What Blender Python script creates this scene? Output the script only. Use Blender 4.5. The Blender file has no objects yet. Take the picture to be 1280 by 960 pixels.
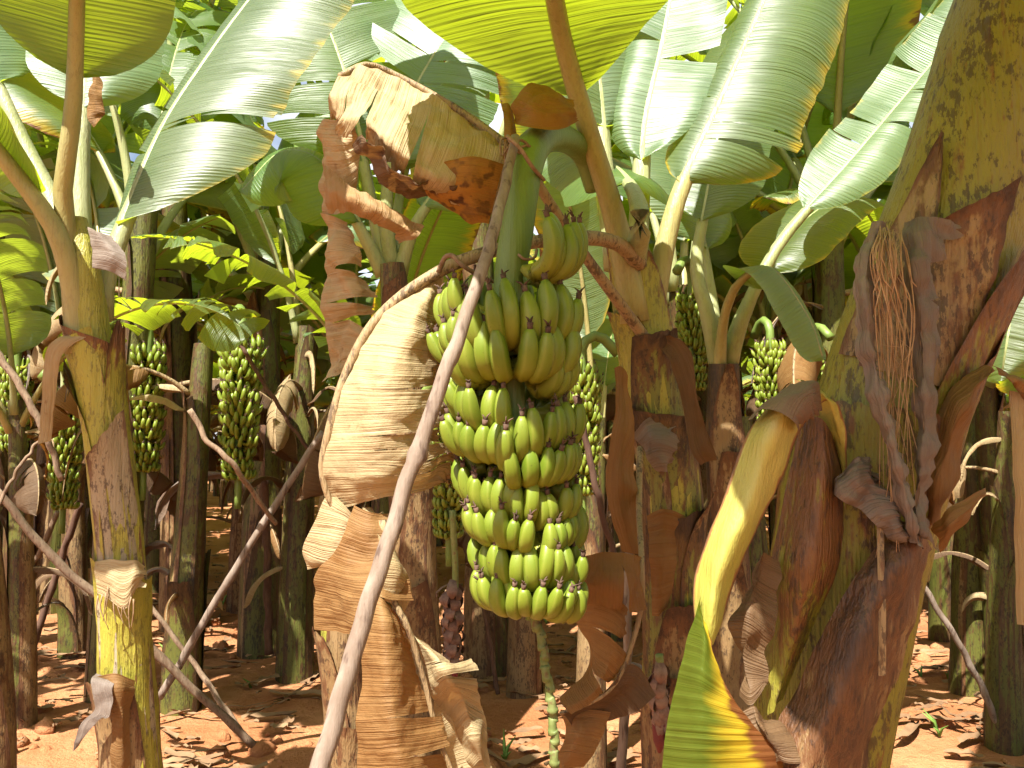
import bpy, math, random
import numpy as np
from mathutils import Vector, Matrix, noise

R = random.Random(11)
SC = bpy.context.scene
COL = SC.collection
rad = math.radians

# ------------------------------------------------------------------ camera frame
F = 1000.0            # focal length in pixels of a 1280 px wide frame
CAMZ = 1.5
HY = 545.0            # row of the horizon
PIT = math.atan((HY - 480.0) / F)
cp, sp = math.cos(PIT), math.sin(PIT)

def P(px, py, d):
    """point seen at (px, py) at distance d along the view axis"""
    x = (px - 640.0) / F * d
    y = (480.0 - py) / F * d
    return Vector((x, d * cp - y * sp, CAMZ + d * sp + y * cp))

def G(px, py, z=0.0):
    """ground point seen at (px, py)"""
    a, b = P(px, py, 1.0), Vector((0, 0, CAMZ))
    k = (z - CAMZ) / (a.z - CAMZ)
    return b + (a - b) * k

# ------------------------------------------------------------------ object helpers
WL = {}
def thing(name, label, cat, loc, group=None):
    o = bpy.data.objects.new(name, None)
    o.empty_display_size = 0.1
    COL.objects.link(o)
    o.location = loc
    o['label'] = label
    o['category'] = cat
    if group: o['group'] = group
    WL[o] = Vector(loc)
    return o

def tag(o, label=None, cat=None, group=None, kind=None):
    if label: o['label'] = label
    if cat: o['category'] = cat
    if group: o['group'] = group
    if kind: o['kind'] = kind
    return o

class MB:
    """collects geometry (world coordinates) for ONE mesh object"""
    def __init__(s):
        s.v = []; s.f = []; s.m = []; s.uv = []; s.c = []
    def grid(s, pts, uv, col, mi=0, closed=False):
        n, m = pts.shape[0], pts.shape[1]
        b = len(s.v)
        s.v.extend(map(tuple, pts.reshape(-1, 3)))
        s.uv.extend(map(tuple, uv.reshape(-1, 2)))
        s.c.extend(map(tuple, col.reshape(-1, 3)))
        for i in range(n - 1):
            for j in range(m - 1):
                a = b + i * m + j
                s.f.append((a, a + 1, a + m + 1, a + m)); s.m.append(mi)
            if closed:
                a = b + i * m + m - 1
                s.f.append((a, b + i * m, b + (i + 1) * m, a + m)); s.m.append(mi)
        return b
    def cap(s, ring, mi=0):
        s.f.append(tuple(ring)); s.m.append(mi)
    def tube(s, path, radii, nseg=10, mi=0, tone=0.0, lump=0.0, squash=1.0, ridge=0, caps=True, ref=None, seed=0.0):
        """tube along an array of points"""
        path = np.asarray(path, float); n = len(path)
        radii = np.asarray(radii, float)
        T = np.gradient(path, axis=0)
        T /= np.linalg.norm(T, axis=1)[:, None] + 1e-12
        up = np.array(ref if ref is not None else (0.0, -1.0, 0.0))
        if abs(np.dot(up, T[0])) > 0.93: up = np.array((1.0, 0.0, 0.3))
        ang = np.arange(nseg) * 2 * math.pi / nseg
        pts = np.zeros((n, nseg, 3)); uv = np.zeros((n, nseg, 2)); col = np.zeros((n, nseg, 3))
        dist = np.concatenate([[0], np.cumsum(np.linalg.norm(np.diff(path, axis=0), axis=1))])
        for i in range(n):
            t = T[i]
            N = up - t * np.dot(up, t); N /= np.linalg.norm(N) + 1e-12
            up = N if ref is None else up
            B = np.cross(t, N)
            k = 1.0 + (0.06 * np.cos(ridge * ang) if ridge else 0.0)
            r = radii[i] * k * np.ones(nseg)
            if lump:
                for j in range(nseg):
                    r[j] *= 1 + lump * noise.noise(Vector((math.cos(ang[j]) * 1.2 + seed, math.sin(ang[j]) * 1.2, dist[i] * 9)))
            pts[i] = path[i] + (np.cos(ang) * r)[:, None] * N * squash + (np.sin(ang) * r)[:, None] * B
            uv[i, :, 0] = ang / (2 * math.pi); uv[i, :, 1] = dist[i]
            col[i, :, 0] = i / max(1, n - 1); col[i, :, 1] = ang / (2 * math.pi); col[i, :, 2] = tone
        b = s.grid(pts, uv, col, mi, closed=True)
        if caps:
            s.cap([b + j for j in range(nseg)][::-1], mi)
            s.cap([b + (n - 1) * nseg + j for j in range(nseg)], mi)
    def build(s, name, mats, parent=None, smooth=True, wl=None):
        me = bpy.data.meshes.new(name)
        off = WL[parent] if parent is not None else (wl or Vector((0, 0, 0)))
        V = np.array(s.v, float) - np.array(off)
        me.from_pydata(V.tolist(), [], s.f)
        for m in (mats if isinstance(mats, (list, tuple)) else [mats]):
            me.materials.append(m)
        me.polygons.foreach_set('material_index', s.m)
        me.polygons.foreach_set('use_smooth', [smooth] * len(s.f))
        ul = me.uv_layers.new(name='UVMap')
        li = np.zeros(len(me.loops), np.int32); me.loops.foreach_get('vertex_index', li)
        ul.data.foreach_set('uv', np.array(s.uv, np.float32)[li].ravel())
        ca = me.color_attributes.new('Mask', 'FLOAT_COLOR', 'POINT')
        c4 = np.ones((len(s.v), 4), np.float32); c4[:, :3] = np.array(s.c, np.float32)
        ca.data.foreach_set('color', c4.ravel())
        me.update()
        o = bpy.data.objects.new(name, me)
        COL.objects.link(o)
        if parent is not None:
            o.parent = parent
            WL[o] = WL[parent]
        else:
            o.location = off
            WL[o] = Vector(off)
        return o

def spl(pts, n):
    """Catmull-Rom through pts, n samples"""
    p = np.array([tuple(q) for q in pts], float)
    k = len(p)
    if k == 1: return np.repeat(p, n, 0)
    if k == 2:
        t = np.linspace(0, 1, n)[:, None]; return p[0] * (1 - t) + p[1] * t
    e = np.vstack([2 * p[0] - p[1], p, 2 * p[-1] - p[-2]])
    t = np.linspace(0, k - 1, n); i = np.minimum(t.astype(int), k - 2); u = (t - i)[:, None]
    a, b, c, d = e[i], e[i + 1], e[i + 2], e[i + 3]
    return 0.5 * (2 * b + (c - a) * u + (2 * a - 5 * b + 4 * c - d) * u ** 2 + (3 * b - a - 3 * c + d) * u ** 3)

def arc(pts, n):
    """Catmull-Rom resampled evenly by length"""
    q = spl(pts, 200)
    s = np.concatenate([[0], np.cumsum(np.linalg.norm(np.diff(q, axis=0), axis=1))])
    t = np.linspace(0, s[-1], n)
    return np.stack([np.interp(t, s, q[:, k]) for k in range(3)], 1), s[-1]

def PP(l): return [P(*q) for q in l]

def nz(x, y=0.0, z=0.0): return noise.noise(Vector((x, y, z)))

# ------------------------------------------------------------------ materials
def newmat(name):
    m = bpy.data.materials.new(name); m.use_nodes = True
    nt = m.node_tree
    for n in list(nt.nodes): nt.nodes.remove(n)
    return m, nt

class NT:
    def __init__(s, nt): s.nt = nt
    def n(s, typ, **kw):
        nd = s.nt.nodes.new(typ)
        for k, v in kw.items():
            if k == 'inp':
                for kk, vv in v.items():
                    if isinstance(vv, bpy.types.NodeSocket): s.nt.links.new(vv, nd.inputs[kk])
                    else: nd.inputs[kk].default_value = vv
            else: setattr(nd, k, v)
        return nd
    def math(s, op, a, b=None, c=None, clamp=False):
        nd = s.nt.nodes.new('ShaderNodeMath'); nd.operation = op; nd.use_clamp = clamp
        for i, x in enumerate((a, b, c)):
            if x is None: continue
            if isinstance(x, bpy.types.NodeSocket): s.nt.links.new(x, nd.inputs[i])
            else: nd.inputs[i].default_value = x
        return nd.outputs[0]
    def mix(s, f, a, b, typ='MIX'):
        nd = s.nt.nodes.new('ShaderNodeMix'); nd.data_type = 'RGBA'; nd.blend_type = typ
        for i, x in ((0, f), (6, a), (7, b)):
            if isinstance(x, bpy.types.NodeSocket): s.nt.links.new(x, nd.inputs[i])
            else: nd.inputs[i].default_value = (*x, 1) if isinstance(x, tuple) and len(x) == 3 else x
        return nd.outputs[2]
    def step(s, x, lo, hi):
        nd = s.nt.nodes.new('ShaderNodeMapRange'); nd.interpolation_type = 'SMOOTHSTEP'
        s.nt.links.new(x, nd.inputs[0]); nd.inputs[1].default_value = lo; nd.inputs[2].default_value = hi
        return nd.outputs[0]
    def noise(s, vec, scale, detail=3.0, rough=0.55, dist=0.0):
        nd = s.nt.nodes.new('ShaderNodeTexNoise')
        s.nt.links.new(vec, nd.inputs['Vector'])
        nd.inputs['Scale'].default_value = scale; nd.inputs['Detail'].default_value = detail
        nd.inputs['Roughness'].default_value = rough; nd.inputs['Distortion'].default_value = dist
        return nd.outputs[0]
    def scale(s, vec, v):
        nd = s.nt.nodes.new('ShaderNodeVectorMath'); nd.operation = 'MULTIPLY'
        s.nt.links.new(vec, nd.inputs[0]); nd.inputs[1].default_value = v
        return nd.outputs[0]
    def out(s, sh):
        o = s.nt.nodes.new('ShaderNodeOutputMaterial'); s.nt.links.new(sh, o.inputs[0])

def common(w):
    uv = w.n('ShaderNodeUVMap', uv_map='UVMap').outputs[0]
    at = w.n('ShaderNodeAttribute', attribute_name='Mask')
    sep = w.n('ShaderNodeSeparateColor', inp={0: at.outputs['Color']})
    tc = w.n('ShaderNodeTexCoord').outputs['Object']
    rnd = w.n('ShaderNodeObjectInfo').outputs['Random']
    return uv, sep.outputs[0], sep.outputs[1], sep.outputs[2], tc, rnd

def mat_leaf(name, dark, light, trans, tw=0.42, under=(0.12, 0.19, 0.07), gloss=1.0):
    m, nt = newmat(name); w = NT(nt)
    uv, edge, along, age, tc, rnd = common(w)
    sx = w.n('ShaderNodeSeparateXYZ', inp={0: uv})
    u, v = sx.outputs[0], sx.outputs[1]
    # lateral veins: lines of constant u
    st1 = w.noise(w.scale(uv, (105.0, 1.0, 0)), 1.0, 3.0, 0.6, 0.2)
    st2 = w.noise(w.scale(uv, (210.0, 1.0, 0)), 1.0, 1.0)
    fine = w.math('SINE', w.math('MULTIPLY_ADD', u, 480.0, w.math('MULTIPLY', st1, 5.0)))
    big = w.noise(tc, 2.2, 3.0)
    base = w.mix(w.step(w.math('MULTIPLY_ADD', st1, 0.6, w.math('MULTIPLY', big, 0.5)), 0.35, 0.75), dark, light)
    base = w.mix(w.math('MULTIPLY', w.step(st2, 0.45, 0.7), 0.35), base, light)
    hv = w.n('ShaderNodeHueSaturation', inp={'Hue': w.math('MULTIPLY_ADD', rnd, 0.035, 0.478), 'Saturation': 1.0,
                                             'Value': w.math('MULTIPLY_ADD', rnd, 0.5, 0.75), 'Color': base})
    base = hv.outputs[0]
    bf = w.n('ShaderNodeNewGeometry').outputs['Backfacing']
    base = w.mix(w.math('MULTIPLY', bf, 0.55), base, under)
    # yellow and scorched margins where the leaf ages
    nm = w.noise(w.scale(uv, (22.0, 5.0, 0)), 1.0, 4.0, 0.6)
    am = w.math('ADD', w.math('MULTIPLY', w.math('POWER', edge, 2.0), 0.75), w.math('MULTIPLY', nm, 0.75))
    ay = w.step(w.math('ADD', am, w.math('MULTIPLY', age, 0.75)), 1.28, 1.6)
    ab = w.step(w.math('ADD', am, w.math('MULTIPLY', age, 0.62)), 1.5, 1.6)
    base = w.mix(ay, base, (0.50, 0.38, 0.03))
    base = w.mix(ab, base, (0.21, 0.085, 0.03))
    tr = w.mix(ay, trans, (0.75, 0.52, 0.02)); tr = w.mix(ab, tr, (0.30, 0.10, 0.015))
    tr = w.mix(w.math('MULTIPLY', w.step(st1, 0.4, 0.7), 0.35), tr, (0.16, 0.26, 0.01))
    st0 = w.noise(w.scale(uv, (21.0, 1.6, 0)), 1.0, 3.0, 0.6, 0.3)
    h = w.math('ADD', w.math('ADD', w.math('MULTIPLY', st1, w.math('MULTIPLY_ADD', w.step(w.noise(w.scale(uv, (7.0, 2.0, 0)), 1.0, 3.0), 0.35, 0.65), 0.9, 0.12)), w.math('MULTIPLY', st0, 0.55)), w.math('MULTIPLY', fine, 0.05))
    bp = w.n('ShaderNodeBump', inp={'Strength': 0.8 * (0.4 + 0.6 * gloss), 'Distance': 0.012, 'Height': h}).outputs[0]
    pr = w.n('ShaderNodeBsdfPrincipled', inp={'Base Color': base, 'Roughness': w.math('MULTIPLY_ADD', big, 0.25, 0.30),
                                              'Specular IOR Level': 0.8 * gloss ** 2, 'Coat Weight': 0.35 * gloss ** 2, 'Coat Roughness': 0.42, 'Normal': bp})
    tl = w.n('ShaderNodeBsdfTranslucent', inp={'Color': tr, 'Normal': bp})
    mx = w.n('ShaderNodeMixShader', inp={0: tw, 1: pr.outputs[0], 2: tl.outputs[0]})
    w.out(mx.outputs[0]); return m

def mat_dry(name, pale, mid, dark, back, trans, tw=0.22, speck=0.0):
    m, nt = newmat(name); w = NT(nt)
    uv, edge, along, tone, tc, rnd = common(w)
    st = w.noise(w.scale(uv, (110.0, 2.5, 0)), 1.0, 3.0, 0.6)
    st2 = w.noise(w.scale(uv, (330.0, 5.0, 0)), 1.0, 2.0)
    big = w.noise(tc, 6.0, 4.0, 0.6)
    f = w.math('ADD', w.math('MULTIPLY', st, 0.55), w.math('MULTIPLY', big, 0.55))
    base = w.mix(w.step(f, 0.38, 0.72), pale, mid)
    base = w.mix(w.math('MULTIPLY', w.step(st2, 0.52, 0.75), 0.45), base, dark)
    spot = w.noise(tc, 30.0, 3.0, 0.6)
    base = w.mix(w.math('MULTIPLY', w.step(w.math('ADD', w.math('MULTIPLY', spot, 0.5), w.math('MULTIPLY', big, 0.6)), 0.66, 0.76), 0.75), base, dark)
    base = w.mix(w.math('MULTIPLY', tone, 0.85), base, dark)
    if speck:
        sk = w.noise(w.scale(tc, (1, 1, 1)), 42.0, 2.0)
        base = w.mix(w.math('MULTIPLY', w.step(big, 0.42, 0.6), 0.9), base, w.mix(w.step(sk, 0.47, 0.60), (0.40, 0.19, 0.03), (0.07, 0.03, 0.016)))
    bf = w.n('ShaderNodeNewGeometry').outputs['Backfacing']
    base = w.mix(w.math('MULTIPLY', bf, 0.75), base, back)
    crk = w.noise(tc, 55.0, 4.0, 0.65)
    h = w.math('ADD', w.math('MULTIPLY', st, 0.8), w.math('ADD', w.math('MULTIPLY', st2, 0.5), w.math('MULTIPLY', crk, 0.5)))
    bp = w.n('ShaderNodeBump', inp={'Strength': 0.75, 'Distance': 0.008, 'Height': h}).outputs[0]
    pr = w.n('ShaderNodeBsdfPrincipled', inp={'Base Color': base, 'Roughness': 0.62, 'Specular IOR Level': 0.3, 'Normal': bp})
    tl = w.n('ShaderNodeBsdfTranslucent', inp={'Color': trans + (1,), 'Normal': bp})
    mx = w.n('ShaderNodeMixShader', inp={0: tw, 1: pr.outputs[0], 2: tl.outputs[0]})
    w.out(mx.outputs[0]); return m

def mat_stem(name, a, b, brown, black, cover=0.5, rough=0.45, tw=0.0, fib=1.0, mott=1.0):
    """pseudostem / petiole / sheath: fibres run along uv.y"""
    m, nt = newmat(name); w = NT(nt)
    uv, _r, ang, tone, tc, rnd = common(w)
    fb = w.noise(w.scale(tc, (60.0, 60.0, 3.5)), 1.0, 3.0, 0.6)
    fb2 = w.noise(w.scale(tc, (230.0, 230.0, 9.0)), 1.0, 2.0)
    patch = w.noise(w.scale(tc, (7.0, 7.0, 3.2)), 1.0, 5.0, 0.65, 0.6)
    fine = w.noise(w.scale(tc, (32.0, 32.0, 17.0)), 1.0, 5.0, 0.7)
    base = w.mix(w.step(w.noise(tc, 4.0, 2.0), 0.35, 0.65), a, b)
    base = w.mix(w.math('MULTIPLY', w.step(fb, 0.45, 0.7), 0.4), base, b)
    pm = w.math('ADD', w.math('MULTIPLY', patch, 0.60), w.math('MULTIPLY', fine, 0.48))
    pm = w.math('ADD', pm, w.math('MULTIPLY', tone, 0.5))
    pm = w.math('ADD', pm, w.math('MULTIPLY', w.math('SUBTRACT', fb, 0.5), 0.45))
    lo = 0.86 - 0.5 * cover
    base = w.mix(w.step(pm, lo - 0.02, lo + 0.09), base, brown)
    base = w.mix(w.math('MULTIPLY', w.step(pm, lo + 0.10, lo + 0.32), 0.85), base, black)
    base = w.mix(w.math('MULTIPLY', w.step(fb2, 0.55, 0.72), 0.30 * (0.4 + 0.6 * mott)), base, brown)
    mot = w.noise(w.scale(tc, (105.0, 105.0, 42.0)), 1.0, 4.0, 0.7)
    area = w.noise(w.scale(tc, (9.0, 9.0, 4.0)), 2.3, 2.0)
    base = w.mix(w.math('MULTIPLY', w.step(w.math('MULTIPLY_ADD', area, 0.55, mot), 0.80, 0.90), 0.75 * mott), base, black)
    scar = w.noise(w.scale(tc, (40.0, 40.0, 2.0)), 1.0, 4.0, 0.7)
    base = w.mix(w.math('MULTIPLY', w.step(scar, 0.60, 0.66), 0.5 * mott), base, brown)
    h = w.math('ADD', w.math('ADD', w.math('MULTIPLY', fb, fib), w.math('MULTIPLY', mot, 0.5 * fib)), w.math('MULTIPLY', fb2, 0.5 * fib))
    bp = w.n('ShaderNodeBump', inp={'Strength': 0.7, 'Distance': 0.008, 'Height': h}).outputs[0]
    pr = w.n('ShaderNodeBsdfPrincipled', inp={'Base Color': base, 'Roughness': w.math('MULTIPLY_ADD', fine, 0.3, rough - 0.12), 'Specular IOR Level': 0.4, 'Normal': bp})
    if tw:
        tl = w.n('ShaderNodeBsdfTranslucent', inp={'Color': w.mix(0.5, base, (0.6, 0.5, 0.05)), 'Normal': bp})
        mx = w.n('ShaderNodeMixShader', inp={0: tw, 1: pr.outputs[0], 2: tl.outputs[0]})
        w.out(mx.outputs[0])
    else: w.out(pr.outputs[0])
    return m

def mat_fruit():
    m, nt = newmat('green_banana_skin'); w = NT(nt)
    uv, along, ang, tone, tc, rnd = common(w)
    big = w.noise(tc, 14.0, 3.0)
    base = w.mix(w.step(big, 0.35, 0.7), (0.101, 0.153, 0.011), (0.143, 0.188, 0.021))
    base = w.mix(w.math('MULTIPLY', w.step(w.math('ADD', w.math('MULTIPLY', along, 1.0), w.math('MULTIPLY', big, 0.2)), 0.80, 0.35), 0.75), base, (0.240, 0.208, 0.018))  # yellower belly: warm bounce light put into the skin colour
    base = w.mix(w.math('MULTIPLY', rnd, 0.4), base, (0.174, 0.204, 0.018))
    # five faint ridges, scuffs and freckles
    rg = w.math('COSINE', w.math('MULTIPLY', ang, 2 * math.pi * 5))
    base = w.mix(w.math('MULTIPLY', w.step(rg, 0.55, 1.0), 0.25), base, (0.214, 0.234, 0.040))
    fr = w.noise(tc, 260.0, 2.0); sc = w.noise(w.scale(tc, (90, 90, 40)), 1.0, 4.0, 0.7)
    base = w.mix(w.math('MULTIPLY', w.step(fr, 0.68, 0.74), 0.6), base, (0.046, 0.036, 0.010))
    base = w.mix(w.math('MULTIPLY', w.step(sc, 0.64, 0.72), 0.5), base, (0.081, 0.066, 0.021))
    bp = w.n('ShaderNodeBump', inp={'Strength': 0.15, 'Distance': 0.002, 'Height': sc}).outputs[0]
    pr = w.n('ShaderNodeBsdfPrincipled', inp={'Base Color': base, 'Roughness': 0.42, 'Specular IOR Level': 0.35, 'Normal': bp})
    w.out(pr.outputs[0]); return m

def mat_simple(name, a, b, sc=20.0, rough=0.7, stretch=(1, 1, 1), bump=0.4, c=None, cs=60.0):
    m, nt = newmat(name); w = NT(nt)
    uv, along, ang, tone, tc, rnd = common(w)
    n1 = w.noise(w.scale(tc, stretch), sc, 5.0, 0.65)
    base = w.mix(w.step(n1, 0.32, 0.68), a, b)
    if c:
        base = w.mix(w.math('MULTIPLY', w.step(w.noise(w.scale(tc, stretch), cs, 3.0), 0.55, 0.68), 0.8), base, c)
    base = w.n('ShaderNodeHueSaturation', inp={'Value': w.math('MULTIPLY_ADD', rnd, 0.4, 0.8), 'Color': base}).outputs[0]
    bp = w.n('ShaderNodeBump', inp={'Strength': bump, 'Distance': 0.006, 'Height': n1}).outputs[0]
    pr = w.n('ShaderNodeBsdfPrincipled', inp={'Base Color': base, 'Roughness': rough, 'Specular IOR Level': 0.3, 'Normal': bp})
    w.out(pr.outputs[0]); return m

def mat_soil():
    m, nt = newmat('red_soil'); w = NT(nt)
    tc = w.n('ShaderNodeTexCoord').outputs['Object']
    n1 = w.noise(tc, 1.3, 5.0, 0.6); n2 = w.noise(tc, 16.0, 6.0, 0.7); n3 = w.noise(tc, 85.0, 4.0, 0.7)
    base = w.mix(w.step(n1, 0.35, 0.65), (0.325, 0.130, 0.054), (0.45, 0.215, 0.102))
    base = w.mix(w.math('MULTIPLY', w.step(n2, 0.5, 0.72), 0.6), base, (0.267, 0.098, 0.039))
    base = w.mix(w.math('MULTIPLY', w.step(n3, 0.55, 0.75), 0.4), base, (0.571, 0.324, 0.159))
    h = w.math('ADD', w.math('MULTIPLY', n2, 1.0), w.math('MULTIPLY', n3, 0.35))
    bp = w.n('ShaderNodeBump', inp={'Strength': 0.9, 'Distance': 0.035, 'Height': h}).outputs[0]
    pr = w.n('ShaderNodeBsdfPrincipled', inp={'Base Color': base, 'Roughness': 0.95, 'Specular IOR Level': 0.1, 'Normal': bp})
    w.out(pr.outputs[0]); return m

M = {}
M['leaf'] = mat_leaf('green_leaf', (0.040, 0.105, 0.016), (0.085, 0.165, 0.035), (0.46, 0.56, 0.02), 0.54)
M['leaf_blue'] = mat_leaf('waxy_leaf', (0.055, 0.125, 0.040), (0.13, 0.21, 0.085), (0.44, 0.55, 0.03), 0.46, (0.15, 0.22, 0.11))
M['leaf_yellow'] = mat_leaf('young_leaf', (0.10, 0.19, 0.015), (0.17, 0.25, 0.03), (0.30, 0.36, 0.010), 0.46)
M['leaf_old'] = mat_leaf('old_leaf', (0.055, 0.11, 0.012), (0.11, 0.17, 0.025), (0.36, 0.42, 0.012), 0.40, (0.12, 0.16, 0.03), 0.35)
M['dry_pale'] = mat_dry('pale_dry_leaf', (0.436, 0.353, 0.197), (0.330, 0.247, 0.126), (0.179, 0.097, 0.040), (0.258, 0.142, 0.053), (0.395, 0.209, 0.062))
M['dry_orange'] = mat_dry('orange_dry_leaf', (0.254, 0.148, 0.055), (0.199, 0.100, 0.031), (0.102, 0.048, 0.015), (0.181, 0.088, 0.029), (0.332, 0.139, 0.026), 0.28)
M['dry_dark'] = mat_dry('dark_dry_leaf', (0.145, 0.088, 0.045), (0.102, 0.057, 0.026), (0.036, 0.020, 0.011), (0.096, 0.048, 0.018), (0.211, 0.088, 0.021), 0.2)
M['dry_grey'] = mat_dry('grey_dry_leaf', (0.205, 0.168, 0.137), (0.150, 0.115, 0.093), (0.056, 0.040, 0.034), (0.150, 0.093, 0.056), (0.186, 0.106, 0.050), 0.14)
M['dry_speck'] = mat_dry('speckled_dry_leaf', (0.302, 0.157, 0.031), (0.254, 0.125, 0.026), (0.072, 0.031, 0.011), (0.241, 0.119, 0.021), (0.362, 0.163, 0.015), 0.35, 1.0)
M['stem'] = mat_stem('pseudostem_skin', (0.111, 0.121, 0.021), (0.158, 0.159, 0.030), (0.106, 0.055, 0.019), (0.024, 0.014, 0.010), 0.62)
M['stem_shade'] = mat_stem('shaded_pseudostem_skin', (0.069, 0.075, 0.013), (0.098, 0.099, 0.019), (0.066, 0.034, 0.012), (0.015, 0.009, 0.006), 0.62)  # pseudostem skin darkened throughout: shade on the generic plants put into the colour
M['stem_clean'] = mat_stem('young_pseudostem_skin', (0.225, 0.215, 0.022), (0.29, 0.265, 0.04), (0.13, 0.06, 0.02), (0.04, 0.02, 0.012), 0.36, 0.4, 0.0, 1.0, 0.6)
M['stem_big'] = mat_stem('mottled_pseudostem_skin', (0.148, 0.137, 0.016), (0.193, 0.171, 0.022), (0.129, 0.054, 0.016), (0.039, 0.018, 0.010), 0.46)
M['sheath'] = mat_stem('dry_sheath', (0.179, 0.110, 0.046), (0.222, 0.149, 0.069), (0.106, 0.047, 0.019), (0.032, 0.016, 0.010), 0.60, 0.5)
M['sheath_pale'] = mat_stem('pale_dry_sheath', (0.253, 0.198, 0.124), (0.285, 0.236, 0.150), (0.142, 0.085, 0.050), (0.047, 0.027, 0.021), 0.42, 0.5)
M['sheath_green'] = mat_stem('green_sheath', (0.289, 0.289, 0.051), (0.357, 0.323, 0.085), (0.221, 0.111, 0.043), (0.085, 0.043, 0.025), 0.26, 0.4, 0.0, 0.5, 0.12)
M['petiole'] = mat_stem('petiole_skin', (0.255, 0.290, 0.114), (0.334, 0.352, 0.176), (0.209, 0.128, 0.060), (0.090, 0.045, 0.030), 0.20, 0.4, 0.12, 0.5, 0.22)
M['petiole_warm'] = mat_stem('warm_petiole_skin', (0.299, 0.268, 0.097), (0.352, 0.317, 0.136), (0.224, 0.128, 0.053), (0.090, 0.045, 0.030), 0.22, 0.4, 0.12, 0.5, 0.22)
M['rib_dry'] = mat_stem('dry_midrib', (0.224, 0.151, 0.074), (0.277, 0.199, 0.102), (0.132, 0.069, 0.034), (0.047, 0.027, 0.017), 0.4, 0.6)
M['fruit'] = mat_fruit()
M['tip'] = mat_simple('dried_flower_tip', (0.05, 0.03, 0.02), (0.12, 0.07, 0.05), 90.0, 0.9)
M['stalk'] = mat_stem('fruit_stalk_skin', (0.098, 0.157, 0.026), (0.135, 0.194, 0.041), (0.090, 0.105, 0.022), (0.060, 0.045, 0.022), 0.12, 0.42, 0.0, 0.4, 0.1)
M['rachis'] = mat_simple('rachis_skin', (0.110, 0.149, 0.039), (0.165, 0.193, 0.066), 40.0, 0.5, c=(0.121, 0.066, 0.033), cs=55.0)
M['pole'] = mat_simple('weathered_pole', (0.135, 0.098, 0.072), (0.20, 0.158, 0.125), 9.0, 0.8, (4, 4, 0.8), 0.7, (0.06, 0.036, 0.026), 15.0)
M['stick'] = mat_simple('dry_stick', (0.137, 0.086, 0.051), (0.217, 0.155, 0.102), 12.0, 0.85, (4, 4, 1), 0.5, (0.069, 0.034, 0.023), 40.0)
M['stick_dark'] = mat_simple('dark_stick', (0.063, 0.031, 0.020), (0.102, 0.057, 0.037), 12.0, 0.85, (4, 4, 1), 0.5)
M['twine'] = mat_simple('dry_twine', (0.245, 0.170, 0.109), (0.163, 0.095, 0.054), 60.0, 0.9)
M['fibre'] = mat_simple('pale_fibre', (0.326, 0.231, 0.136), (0.231, 0.136, 0.068), 30.0, 0.8)
M['bud'] = mat_simple('male_bud', (0.13, 0.025, 0.025), (0.09, 0.018, 0.022), 30.0, 0.6)
M['bract'] = mat_simple('dried_bract', (0.204, 0.129, 0.095), (0.109, 0.061, 0.048), 40.0, 0.8)
M['litter'] = mat_simple('leaf_litter', (0.258, 0.163, 0.088), (0.150, 0.082, 0.041), 3.0, 0.85)
M['weed'] = mat_simple('weed_green', (0.10, 0.19, 0.03), (0.17, 0.26, 0.05), 8.0, 0.6)
M['soil'] = mat_soil()
# ------------------------------------------------------------------ builders
def prof(t):
    a = 1.0 - (1.0 - min(1.0, t / 0.16)) ** 2.2
    b = 1.0 if t < 0.55 else math.sqrt(max(0.0, 1.0 - ((t - 0.55) / 0.45) ** 2.2))
    return max(0.02, a ** 0.6) * b

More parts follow.
